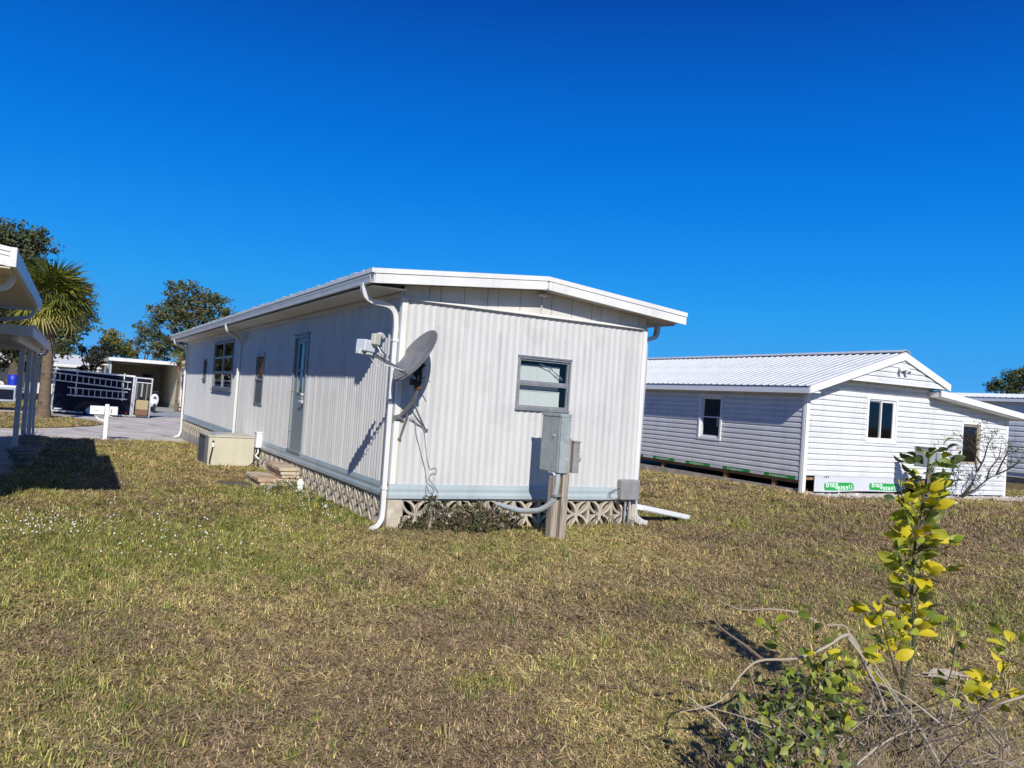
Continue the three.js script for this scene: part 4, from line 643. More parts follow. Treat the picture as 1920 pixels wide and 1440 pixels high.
// ---------------------------------------------------------------- across the street
const G3 = -.286;
{ // enclosed cargo trailer with ladder racks, rear doorway open
  const t = thing('cargo_trailer', 'navy enclosed cargo trailer with white trim and its rear doorway open', 'trailer', FA.at(-3.88, G3, 33), YAW);
  const L = 3.26, b = .17, h = 2.03, D = 1.85;                       // local: x to the rear, z towards us
  const ya = (x) => 0;                                              
  put(t, 'body', merge([bx(0, L, b, h, -.0, -.03), bx(0, L, b, h, -D, -D + .03), bx(0, .03, b, h, -.03, -D + .03), bx(0, L, h - .03, h, -.03, -D + .03), bx(.03, L, b, b + .04, -.03, -D + .03)]), M.navy);
  t.rotation.order = 'YXZ'; t.rotation.z = -.03;
  put(t, 'top_rail', merge([bx(-.03, L + .03, h - .05, h + .025, .0, .03), bx(-.03, L + .03, h - .05, h + .025, -D - .03, -D)]), M.white);
  put(t, 'bottom_rail', merge([bx(-.03, L + .03, b - .05, b + .02, .0, .025), bx(-.03, L, b - .05, b + .02, -D - .025, -D)]), M.alumLight);
  put(t, 'corner_post', bx(-.035, .04, b + .021, h - .051, .0, .03), M.alumLight); put(t, 'corner_post', bx(L - .05, L + .03, b + .021, h - .051, .0, .03), M.alumLight); put(t, 'corner_post', bx(L - .03, L + .03, b + .021, h - .051, -D - .03, -D), M.alumLight);
  put(t, 'rear_frame', merge([bx(L + .001, L + .04, h - .12, h + .02, .0, -D), bx(L + .001, L + .04, b - .05, b + .03, .0, -D)]), M.alumLight);
  put(t, 'rack_bracket', merge([.88, 2.82].flatMap(x => [bx(x - .02, x + .02, 1.05, h + .06, .031, .05), bx(x - .03, x + .03, h + .026, h + .08, -.05, .05), bx(x - .018, x + .018, 1.2, 1.24, .05, .13), bx(x - .018, x + .018, 1.50, 1.54, .05, .13), bx(x - .018, x + .018, .88, 1.05, .031, .05), bx(x - .018, x + .018, .85, .89, .05, .13)])), M.white);
  put(t, 'wheel_arch', sweep([V3(1.0, b, .02), V3(1.08, .42, .02), V3(1.3, .55, .02), V3(1.75, .55, .02), V3(1.97, .42, .02), V3(2.05, b, .02)], rectP(.03, .24), V3(0, 0, 1), 20), M.black);
  const wh = sub(t, 'wheel', V3(1.53, .27, .0)); put(wh, 'tyre', lathe([[.16, -.09], [.25, -.1], [.275, -.06], [.275, .06], [.25, .1], [.16, .09]], 28).rotateX(Math.PI / 2), M.rubber); put(wh, 'rim', lathe([[0, .06], [.05, .06], [.06, .04], [.12, .05], [.16, .085], [.165, .09], [.165, -.05], [0, -.02]], 24).rotateX(Math.PI / 2), M.alumLight);
  const w2 = sub(t, 'wheel', V3(1.53, .27, -D)); put(w2, 'tyre', lathe([[.0, -.09], [.25, -.1], [.275, -.06], [.275, .06], [.25, .1], [.0, .09]], 20).rotateX(Math.PI / 2), M.rubber);
  put(t, 'underbody', bx(.1, L - .05, .06, b - .001, -.1, -D + .1), M.black);
  put(t, 'tongue', merge([sweep([V3(0, b - .04, -.25), V3(-1.0, b - .04, -D / 2)], rectP(.08, .06), V3(0, 1, 0)), sweep([V3(0, b - .04, -D + .25), V3(-1.0, b - .04, -D / 2)], rectP(.08, .06), V3(0, 1, 0)), bx(-1.25, -.95, b - .08, b + .02, -D / 2 - .05, -D / 2 + .05)]), M.black);
  put(t, 'jack', merge([bx(-.86, -.80, .0, .62, -D / 2 - .03, -D / 2 + .03), bx(-.93, -.73, 0, .02, -D / 2 - .08, -D / 2 + .08), bx(-.83, -.62, .6, .63, -D / 2 - .02, -D / 2 + .02)]), M.black);
  put(t, 'maker_plate', bx(.1, .42, b + .05, b + .11, .001, .006), M.white);
  put(t, 'tail_light', rbx(L - .26, L - .16, b + .08, b + .14, .001, .02, .006), mat([.35, .02, .02], { roughness: .3 }));
  // rear door swung out in line with the side, stores hung on it
  const dr = sub(t, 'rear_door', V3(L + .06, b - .02, -.02)), r = rng(9);
  put(dr, 'leaf', bx(.0, .72, .06, h - b - .06, -.03, -.06), M.navy); put(dr, 'edge', merge(sashBars(-.01, .75, .0, h - b, -.07, .0, .06)), M.alumLight);
  put(dr, 'hanging_rail', bx(.06, .68, 1.60, 1.63, .0, .03), M.white);
  [[.12, .12, .13], [.03, .03, .035], [.3, .3, .3], [.02, .02, .025], [.16, .15, .13], [.04, .04, .04]].forEach((c, k) => put(dr, 'hanging_cloth', rbx(.06 + k * .105, .145 + k * .105, .75 + r() * .25, 1.58, .0, .05 + r() * .03, .02), mat(c, { roughness: .9 })));
  put(dr, 'storage_box', rbx(.10, .66, .08, .80, .05, .20, .07), mat([.36, .28, .15], { roughness: .7 })); put(dr, 'storage_box', rbx(.10, .64, .08, .36, .201, .23, .02), mat([.17, .085, .045], { roughness: .7 }));
  put(dr, 'prop_leg', bx(.68, .72, -b + .02, -.001, -.06, -.02), M.alumLight);
}
function ladder(label, u0, u1, yl0, yr0, rungs, span) {               // hung flat on the trailer side
  const o = FA.at(u0, G3, 32.89), t = thing('extension_ladder', label, 'ladder', o, YAW, 'ladders hung on the navy trailer'), L = u1 - u0, y = (x) => lerp(yl0, yr0, x / L) - G3;
  for (const dy of [0, span]) put(t, 'rail', sweep([V3(0, y(0) + dy, 0), V3(L, y(L) + dy, 0)], rectP(.055, .06), V3(0, 1, 0)), M.alumLight);
  for (let k = 0; k < rungs; k++) { const x = (k + .6) / (rungs + .2) * L; put(t, 'rung', sweep([V3(x, y(x) + .03, 0), V3(x, y(x) + span - .03, 0)], circP(.02, 8)), M.alumLight); }
  return t;
}
ladder('long aluminium ladder hung under the top rail of the navy trailer', -4.0, -.70, 1.25, 1.02, 14, .33);
ladder('shorter aluminium ladder hung on the middle of the navy trailer side', -3.3, -.82, .60, .54, 10, .34);
{ // pickup ahead of the trailer
  const t = thing('pickup_truck', 'pale blue pickup truck with a dark cap parked ahead of the navy trailer', 'pickup truck', FA.at(-5.35, G3, 33.9), YAW);
  const side = [[0, .45], [0, 1.02], [-1.9, 1.05], [-2.0, 1.06], [-2.15, 1.72], [-3.3, 1.74], [-3.85, 1.1], [-4.9, 1.0], [-5.1, .8], [-5.1, .42], [-4.6, .4], [-4.5, .66], [-4.2, .78], [-3.9, .66], [-3.8, .4], [-1.35, .4], [-1.25, .66], [-.95, .78], [-.65, .66], [-.55, .42]];
  put(t, 'body', extr(side, 1.7, [], .03).translate(0, 0, -1.7), M.pale);
  put(t, 'bed_cover', bx(-1.9, .01, 1.055, 1.12, -.02, -1.68), M.white);
  put(t, 'side_window', merge([bx(-2.95, -2.25, 1.18, 1.62, .028, .036), bx(-3.5, -3.0, 1.18, 1.45, .028, .036)]), M.black);
  put(t, 'side_panel', bx(-1.8, -.05, .5, .95, .029, .04), M.navy);
  put(t, 'bumper', rbx(.0, .12, .42, .58, .0, -1.7, .02), M.alumLight); put(t, 'tail_lamp', bx(.03, .05, .7, .95, -.04, -.2), mat([.3, .02, .02]));
  for (const x of [-.95, -4.2]) for (const z of [-.08, -1.62]) { const w = sub(t, 'wheel', V3(x, .35, z)); put(w, 'tyre', lathe([[.2, -.1], [.32, -.11], [.35, -.07], [.35, .07], [.32, .11], [.2, .1]], 24).rotateX(Math.PI / 2), M.rubber); put(w, 'rim', lathe([[0, .05], [.2, .08], [.2, -.05], [0, -.02]], 20).rotateX(Math.PI / 2), M.alumLight); }
}
{ // house with carport at the end of the drive
  const t = thing('carport_house', 'beige house with a flat roofed carport at the end of the grey drive', 'house', FA.at(2.9, G3, 45), YAW);
  put(t, 'wall', merge([bx(0, .1, 0, 3.0, .0, -15), bx(.1, 6, 0, 3.0, .0, -.1)]), mat([.80, .69, .52], { map: TX.paint, roughness: .8 }));
  put(t, 'wall_base', bx(-.02, -.001, 0, .3, -.1, -15), M.conc);
  const cw = put(t, 'carport_back_wall', merge([bx(-3.9, 0, 0, 2.85, -12.5, -12.6), bx(-3.95, -3.85, 0, 2.85, -5, -12.5)]), mat([.80, .69, .52], { map: TX.paint, roughness: .8 }));
  put(t, 'carport_roof', bx(-4.0, .0, 2.86, 2.94, -1.0, -13), M.trimWhite); put(t, 'carport_fascia', merge([bx(-4.02, .12, 2.80, 3.0, -.97, -1.0), bx(-4.03, -4.0, 2.8, 3.0, -1.0, -13)]), M.trimWhite);
  for (const [x, z] of [[-3.9, -1.3], [-3.9, -4.8]]) put(t, 'carport_post', bx(x - .06, x + .06, 0, 2.86, z, z - .12), M.pale);
  put(t, 'awning', merge([bx(-4.3, -3.98, 2.5, 2.56, -1.4, -5).rotateZ(.0)]), M.trimWhite);
  put(t, 'house_roof', extr([[-.25, 3.01], [3, 3.7], [6.3, 3.0], [6.3, 2.9], [-.25, 2.93]], 15.4).translate(0, 0, -15.1), mat([.6, .5, .45], { roughness: .8 }));
  const d = sub(t, 'door', V3(-1.35, .25, -12.49)); put(d, 'leaf', bx(0, .9, 0, 2.05, 0, .04), mat([.42, .46, .48], { roughness: .6 })); put(d, 'pane', bx(.18, .72, 1.0, 1.9, .041, .046), M.black); put(d, 'frame', merge([bx(-.08, -.001, 0, 2.12, 0, .06), bx(.901, .98, 0, 2.12, 0, .06), bx(-.08, .98, 2.121, 2.19, 0, .06)]), M.trimWhite);
  put(t, 'door_step', bx(-1.6, -.1, 0, .22, -12.48, -11.6), M.conc);
}
{ const p = gnd(331, 771), t = thing('marker_post', 'short white pipe post beside the beige wall', 'post', p); put(t, 'post', lathe([[.07, -.2], [.07, .75], [.085, .75], [.085, .83], [0, .83]], 14), M.white); put(t, 'valve', rbx(.07, .16, .4, .48, -.04, .04, .01), M.rubber); }
{ // scooter parked under the carport: white front fairing and mirrors towards us
  const t = thing('motor_scooter', 'white motor scooter parked in the carport behind the navy trailer', 'scooter', FA.at(1.02, G3, 40), YAW);
  put(t, 'fairing', lathe([[0, .35], [.13, .42], [.2, .62], [.19, .85], [.12, 1.0], [0, 1.04]], 18).scale(1.1, 1, .6), M.white);
  put(t, 'headlight', lathe([[0, .03], [.09, .02], [.1, -.02]], 14).rotateX(Math.PI / 2).translate(0, .84, .12), M.frameDark);
  put(t, 'handlebar', merge([sweep([V3(-.34, 1.1, -.12), V3(-.1, 1.06, -.05), V3(.1, 1.06, -.05), V3(.34, 1.1, -.12)], circP(.018, 8)), rbx(-.2, .2, 1.12, 1.2, -.14, -.08, .02)]), M.black);
  const w = sub(t, 'wheel', V3(0, .26, .18)); put(w, 'tyre', new THREE.TorusGeometry(.21, .055, 10, 24).rotateY(Math.PI / 2), M.rubber);
  const w2 = sub(t, 'wheel', V3(0, .26, -1.1)); put(w2, 'tyre', new THREE.TorusGeometry(.21, .055, 10, 24).rotateY(Math.PI / 2), M.rubber);
  put(t, 'seat', rbx(-.14, .14, .7, .82, -.5, -1.2, .05), M.black); put(t, 'body', rbx(-.16, .16, .3, .69, -.25, -1.15, .08), M.white);
}
{ // low white roofed house farther back
  const t = thing('white_roofed_house', 'low white house with a bright white metal roof behind the palm tree', 'house', FA.at(-13, G3, 70), YAW);
  put(t, 'wall', bx(0, 15.2, 0, 2.5, 0, -7), mat([.62, .62, .6], { roughness: .8 }));
  put(t, 'roof', extr([[-.4, 2.45], [-.4, 2.55], [3.5, 3.5], [7.4, 2.55], [7.4, 2.45]], 15.9).rotateY(Math.PI / 2).translate(-.35, 0, 0), M.trimWhite);
  put(t, 'porch_roof', bx(-.3, 15.5, 2.34, 2.42, .41, 2.2), M.trimWhite); for (let k = 0; k < 6; k++) put(t, 'porch_post', bx(.0 + k * 3, .12 + k * 3, 0, 2.34, 2.0, 2.1), M.trimWhite);
}
{ // blue barrels and a bike on the far grass
  for (const [u, w, k] of [[-7.1, 48, 'blue plastic barrel beside the motorbike on the far grass'], [-6.1, 48.6, 'blue plastic barrel standing nearest the palm trunk on the far grass']]) { const m = single('barrel', lathe([[0, 0], [.28, 0], [.3, .08], [.29, .3], [.3, .32], [.29, .6], [.3, .62], [.28, .9], [.1, .92], [0, .92]], 20), mat([.01, .03, .42], { roughness: .45 }), k, 'barrel', 'blue barrels on the far grass'); m.position.copy(FA.at(u, G3 + .62, w)); }
  const t = thing('flat_trailer', 'low flat trailer carrying blue barrels and a motorbike on the far grass', 'trailer', FA.at(-8.2, G3, 48), YAW);
  put(t, 'deck', bx(0, 3.2, .52, .6, .6, -1.2), M.cabGrey); for (const x of [.8, 2.2]) { const w = sub(t, 'wheel', V3(x, .28, .5)); put(w, 'tyre', new THREE.TorusGeometry(.2, .08, 8, 20), M.rubber); } put(t, 'side_rail', merge([bx(0, 3.2, .75, .79, .58, .62), bx(0, .05, .6, .79, .58, .62), bx(3.15, 3.2, .6, .79, .58, .62)]), M.galv);
  const b = thing('motorbike', 'grey and white motorbike strapped on the flat trailer', 'motorbike', FA.at(-7.3, G3 + .6, 47.6), YAW);
  for (const x of [-.55, .6]) put(b, 'wheel', new THREE.TorusGeometry(.27, .05, 8, 24).translate(x, .32, 0), M.rubber);
  put(b, 'tank', rbx(-.3, .2, .65, .9, -.14, .14, .08), M.white); put(b, 'engine', rbx(-.25, .25, .3, .6, -.14, .14, .05), M.alumLight); put(b, 'fork', merge([sweep([V3(.6, .32, .1), V3(.32, 1.0, .1)], circP(.025, 8)), sweep([V3(.6, .32, -.1), V3(.32, 1.0, -.1)], circP(.025, 8)), sweep([V3(.3, 1.02, -.35), V3(.32, 1.0, 0), V3(.3, 1.02, .35)], circP(.015, 8))]), M.alumLight); put(b, 'seat', rbx(-.75, -.28, .74, .84, -.12, .12, .04), M.black);
}
// ---------------------------------------------------------------- trees
const pixW = (px, py, w) => { const d = ray(px, py), t = (w - FA.local(EYE)[2]) / d.dot(FA.w); return EYE.clone().addScaledVector(d, t); };
const pixZ = (px, py, z) => { const d = ray(px, py); return EYE.clone().addScaledVector(d, z / d.z); };
function leafCloud(blobs, o) {                                       // many leaf-sized faces gathered in clumps
  const r = rng(o.seed), pos = [], col = [], idx = []; const a = V3(), b = V3(), n = V3();
  for (const [c, rad, fy = .8] of blobs) {
    const nc = Math.round(o.clumps * rad * rad);
    for (let k = 0; k < nc; k++) {
      n.set(r() * 2 - 1, r() * 2 - 1, r() * 2 - 1).normalize(); const d = rad * Math.pow(r(), .42), cl = c.clone().add(V3(n.x * d, n.y * d * fy, n.z * d)), cr = o.clumpR * (.5 + r()), hue = r(), lit = .7 + .6 * r();
      for (let q = 0; q < o.leaves; q++) {
        n.set(r() * 2 - 1, r() * 2 - 1, r() * 2 - 1).normalize(); const p = cl.clone().add(V3(n.x, n.y * .7, n.z).multiplyScalar(cr * Math.pow(r(), .5)));
        a.set(r() - .5, r() - .5, r() - .5).normalize(); b.set(r() - .5, r() - .5, r() - .5).cross(a).normalize(); const s = o.size * (.6 + .8 * r()), kk = lit * (.75 + .5 * r());
        const i0 = pos.length / 3; for (const [x, y] of [[-1, 0], [-.1, .42], [1, 0], [.1, -.42]]) { pos.push(p.x + (a.x * x + b.x * y) * s, p.y + (a.y * x + b.y * y) * s, p.z + (a.z * x + b.z * y) * s); const c1 = o.colors[Math.floor(hue * o.colors.length)]; col.push(c1[0] * kk, c1[1] * kk, c1[2] * kk); }
        idx.push(i0, i0 + 1, i0 + 2, i0, i0 + 2, i0 + 3);
      }
    }
  }
  const g = new THREE.BufferGeometry(); g.setAttribute('position', new THREE.Float32BufferAttribute(pos, 3)); g.setAttribute('color', new THREE.Float32BufferAttribute(col, 3)); g.setIndex(idx); g.computeVertexNormals(); return g;
}
const leafMat = new THREE.MeshPhysicalMaterial({ vertexColors: true, roughness: .55, side: THREE.DoubleSide, transmission: 0 });
const twigMat = mat([.30, .265, .225], { map: TX.wood, roughness: .95 });
function tree(name, label, base, blobsPx, at, o, trunkR, group) {
  const blobs = blobsPx.map(([px, py, rpx, fy]) => { const c = at(px, py); return [c, rpx * c.distanceTo(EYE) / FOCAL * .97, fy]; });
  const r = rng(o.seed + 5); for (const b of blobs) { b[0].addScaledVector(FA.w, (r() - .5) * 2.4); }
  const t = thing(name, label, 'tree', base, 0, group), L = (p) => p.clone().sub(base);
  const wood = [], mid = blobs.reduce((s, b) => s.add(b[0]), V3()).multiplyScalar(1 / blobs.length), fork = V3(base.x * .6 + mid.x * .4, lerp(base.y, mid.y, .5), base.z * .6 + mid.z * .4);
  put(t, 'trunk', tube([L(base).add(V3(0, -.2, 0)), L(base.clone().lerp(fork, .5)).add(V3(.15, 0, .1)), L(fork)], trunkR, 10, 10, q => 1.25 - .5 * q), M.bark);
  for (const [c, rad] of blobs) {
    const m1 = fork.clone().lerp(c, .5).add(V3((r() - .5) * .8, .3 + r() * .4, (r() - .5) * .8)); wood.push(tube([L(fork), L(m1), L(c)], trunkR * .5, 7, 8, q => 1 - .7 * q));
    for (let k = 0; k < 7; k++) { const e = c.clone().add(V3((r() - .5) * 1.7, (r() - .4) * 1.5, (r() - .5) * 1.7).multiplyScalar(rad)), s = fork.clone().lerp(c, .55 + .4 * r()); wood.push(tube([L(s), L(s.clone().lerp(e, .5)).add(V3(r() - .5, r() - .3, r() - .5).multiplyScalar(.3)), L(e)], trunkR * .16, 5, 5, q => 1 - .75 * q)); }
  }
  put(t, 'limbs', merge(wood), M.bark);
  const g = leafCloud(blobs, o); g.translate(-base.x, -base.y, -base.z); put(t, 'crown', g, leafMat);
  return t;
}
const far = 'trees beyond the street';
const down = (p) => V3(p.x, -.3, p.z);
tree('oak_tree', 'large spreading dark green oak behind the palm tree', down(pixW(20, 700, 52)), [[10, 452, 46], [-60, 470, 75], [62, 452, 34], [40, 505, 48], [-40, 560, 80], [95, 540, 38], [138, 555, 36], [128, 605, 40], [75, 610, 44], [20, 600, 55], [155, 590, 22], [120, 650, 26], [60, 670, 34], [15, 660, 36]], (x, y) => pixW(x, y, 52), { seed: 11, clumps: 24, leaves: 30, clumpR: .5, size: .14, colors: [[.045, .065, .018], [.075, .085, .028], [.11, .095, .05], [.055, .075, .03]] }, .42, far);
tree('live_oak', 'round open crowned tree with pale limbs rising behind the beige carport house', down(pixW(350, 700, 66)), [[345, 553, 36], [392, 572, 34], [312, 585, 34], [352, 605, 40], [405, 610, 30], [288, 622, 24], [320, 645, 26], [370, 640, 28], [425, 590, 16], [300, 655, 16]], (x, y) => pixW(x, y, 66), { seed: 12, clumps: 21, leaves: 28, clumpR: .5, size: .135, colors: [[.05, .075, .02], [.08, .10, .03], [.10, .085, .035], [.12, .12, .05]] }, .3, far);
tree('yellowing_tree', 'yellow green broadleaf tree behind the navy trailer', down(pixW(215, 700, 60)), [[215, 648, 26], [238, 655, 18], [205, 632, 16], [190, 660, 18]], (x, y) => pixW(x, y, 60), { seed: 13, clumps: 30, leaves: 30, clumpR: .4, size: .12, colors: [[.16, .15, .02], [.08, .10, .02], [.22, .18, .03], [.05, .07, .02]] }, .16, far);
tree('dark_leaved_tree', 'small dark leaved tree in front of the white metal roof', down(pixW(172, 700, 54)), [[172, 668, 17], [156, 655, 9], [185, 682, 16], [195, 665, 12], [160, 690, 10]], (x, y) => pixW(x, y, 54), { seed: 14, clumps: 34, leaves: 26, clumpR: .35, size: .12, colors: [[.022, .026, .012], [.035, .03, .018], [.03, .035, .014]] }, .12, far);
tree('slender_tree', 'slim grey green tree beside the carport roof', down(pixW(268, 700, 72)), [[258, 640, 18], [282, 652, 20], [262, 612, 12], [300, 668, 16], [245, 668, 16]], (x, y) => pixW(x, y, 72), { seed: 15, clumps: 16, leaves: 26, clumpR: .45, size: .12, colors: [[.06, .08, .03], [.09, .10, .05], [.05, .07, .02]] }, .14, far);
tree('broad_tree', 'dark rounded pine like tree beyond the roof of the far vinyl sided house', down(pixZ(1890, 800, -85)), [[1898, 708, 17], [1872, 720, 14], [1918, 702, 14], [1852, 726, 10], [1890, 728, 14], [1950, 708, 26], [1925, 725, 16]], (x, y) => pixZ(x, y, -85), { seed: 16, clumps: 24, leaves: 34, clumpR: .5, size: .13, colors: [[.04, .06, .012], [.065, .08, .02], [.03, .045, .012]] }, .25);
{ // bare grey tree tops over the far roof
  const base = down(pixZ(1812, 800, -75)), t = thing('bare_tree', 'leafless grey tree top showing over the far vinyl roof', 'tree', base), r = rng(71), w = []; const tw = (p, d, l, rad, n) => { const e = p.clone().addScaledVector(d, l); w.push(tube([p, p.clone().lerp(e, .5).add(V3((r() - .5) * .2, 0, (r() - .5) * .2)), e], rad, 5, 4, q => 1 - .5 * q)); if (n) for (let k = 0; k < 4; k++) tw(p.clone().lerp(e, .45 + .5 * r()), d.clone().add(V3((r() - .5) * 1.5, r() * .6, (r() - .5) * 1.5)).normalize(), l * .55, rad * .6, n - 1); };
  put(t, 'trunk', tube([V3(0, -.2, 0), V3(.1, 3.2, 0)], .14, 8), M.bark); tw(V3(.1, 3.2, 0), V3(-.2, 1, 0).normalize(), 1.6, .06, 3); tw(V3(.1, 3.0, 0), V3(.7, .8, .1).normalize(), 2.0, .06, 3); tw(V3(.1, 3.1, 0), V3(-.6, .7, .2).normalize(), 1.6, .06, 3); put(t, 'branches', merge(w), twigMat);
}
function fanFrond(seed) {                                            // palmate leaf on a stalk, tip towards +x
  const r = rng(seed), g = [], pos = [], idx = [];
  g.push(sweep([V3(0, 0, 0), V3(.35, .06, 0), V3(.72, .05, 0)], rectP(.035, .02), V3(0, 1, 0), 6, q => 1 - .5 * q));
  const n = 26; for (let k = 0; k < n; k++) { const a = lerp(-1.75, 1.75, k / (n - 1)), l = (.72 + .18 * Math.cos(a)) * (.85 + .3 * r()), w = .028, dr = .18 + .25 * r(), ca = Math.cos(a), sa = Math.sin(a), i0 = pos.length / 3; const P = (t, o) => [.70 + ca * l * t - sa * o, .05 + .1 * t - dr * t * t * 1.6, sa * l * t + ca * o]; pos.push(...P(0, 0), ...P(.5, w), ...P(.5, -w), ...P(1, 0)); idx.push(i0, i0 + 1, i0 + 2, i0 + 2, i0 + 1, i0 + 3); }
  const f = new THREE.BufferGeometry(); f.setAttribute('position', new THREE.Float32BufferAttribute(pos, 3)); f.setIndex(idx); f.setAttribute('uv', new THREE.Float32BufferAttribute(new Float32Array(pos.length / 3 * 2), 2)); f.computeVertexNormals(); return merge([g[0], f]);
}
function palm(label, base, H, n, s, trunkR, seed) {
  const t = thing('palm_tree', label, 'palm tree', base, 0, 'palm trees across the street'), r = rng(seed), fr = [fanFrond(1), fanFrond(2), fanFrond(3)], fm = [mat([.13, .155, .022], { roughness: .5 }), mat([.21, .21, .03], { roughness: .5 }), mat([.09, .115, .02], { roughness: .5 }), mat([.27, .24, .05], { roughness: .6 })];
  put(t, 'trunk', boxUV(lathe([[trunkR * 1.6, -.2], [trunkR * 1.5, .1], [trunkR * 1.15, .6], [trunkR, 1.4], [trunkR * .95, H * .7], [trunkR * 1.1, H * .85], [trunkR * 1.15, H], [0, H + .2]], 16)), mat([.30, .235, .175], { map: TX.conc, roughness: .95, bumpMap: TX.concB, bumpScale: .02 }));
  const boots = []; for (let k = 0; k < 46; k++) { const a = k * 2.4, y = H * .8 + (k / 46) * H * .24; boots.push(sweep([V3(Math.cos(a) * trunkR * .8, y, Math.sin(a) * trunkR * .8), V3(Math.cos(a + .3) * trunkR * 1.5, y + .28, Math.sin(a + .3) * trunkR * 1.5)], rectP(.07, .03), V3(0, 1, 0))); }
  put(t, 'boots', merge(boots), mat([.20, .12, .07], { roughness: .95 }));
  for (let k = 0; k < n; k++) { const el = lerp(-.75, 1.35, Math.pow((k + .5) / n, .8)), m = put(t, 'frond', fr[k % 3], fm[el < -.4 ? 3 : k % 3]); m.rotation.set(0, k * 2.39996, el, 'YXZ'); m.position.set(0, H + .1, 0); m.scale.setScalar(s * (.85 + .3 * r())); }
  return t;
}
palm('tall cabbage palm with a full fan leaf crown on the grass verge', gnd(80, 787), 4.5, 64, 1.12, .20, 31);
palm('young palm with drooping yellow leaves at the corner of the beige house', FA.at(2.55, -.29, 43.4), 3.0, 9, .55, .07, 32);

// ---------------------------------------------------------------- foreground citrus sprout and dead brush
const leafGeo = (() => { // pointed oval leaf folded along its rib, from the origin towards +x, 1 long
  const xs = [0, .12, .3, .52, .75, .92, 1], ws = [0, .13, .25, .29, .22, .09, 0], pos = [], idx = [], cz = (x) => .10 * Math.sin(x * 2.6) - .12 * x * x;
  xs.forEach((x, i) => { pos.push(x, cz(x), 0, x, cz(x) + ws[i] * .35, ws[i], x, cz(x) + ws[i] * .35, -ws[i]); });
  for (let i = 0; i < 6; i++) { const a = i * 3, b = a + 3; idx.push(a, b, a + 1, b, b + 1, a + 1, a, a + 2, b, b, a + 2, b + 2); }
  const g = new THREE.BufferGeometry(); g.setAttribute('position', new THREE.Float32BufferAttribute(pos, 3)); g.setIndex(idx); g.computeVertexNormals(); return g;
})();
const leafMats = [[.46, .42, .02], [.62, .50, .02], [.27, .33, .025], [.14, .19, .025], [.07, .10, .022], [.36, .38, .035]].map(c => new THREE.MeshPhysicalMaterial({ color: lin(...c), roughness: .5, side: THREE.DoubleSide, transmission: .22, thickness: 0, ior: 1.4 }));
const barkGreen = mat([.07, .075, .035], { roughness: .8 });
const leafCount = {}, leafRest = [];
function leafOn(parent, p, dir, len, mi, roll) {
  leafCount.n = (leafCount.n || 0) + 1;
  if (leafCount.n % 5 > 2 || leafCount.n % 11 === 0) { const g = leafGeo.clone().applyMatrix4(new THREE.Matrix4().compose(p, new THREE.Quaternion().setFromUnitVectors(V3(1, 0, 0), dir.clone().normalize()).multiply(new THREE.Quaternion().setFromAxisAngle(V3(1, 0, 0), roll)), V3(len * .92, len * .92, len * .92))), c = leafMats[mi].color, a = new Float32Array(g.attributes.position.count * 3); for (let i = 0; i < a.length; i += 3) { a[i] = c.r; a[i + 1] = c.g; a[i + 2] = c.b; } g.setAttribute('color', new THREE.BufferAttribute(a, 3)); leafRest.push(g); return null; }
  const m = put(parent, 'leaf', leafGeo, leafMats[mi]); m.position.copy(p); const q = new THREE.Quaternion().setFromUnitVectors(V3(1, 0, 0), dir.clone().normalize()); m.quaternion.copy(q).multiply(new THREE.Quaternion().setFromAxisAngle(V3(1, 0, 0), roll)); m.scale.setScalar(len); return m;
}
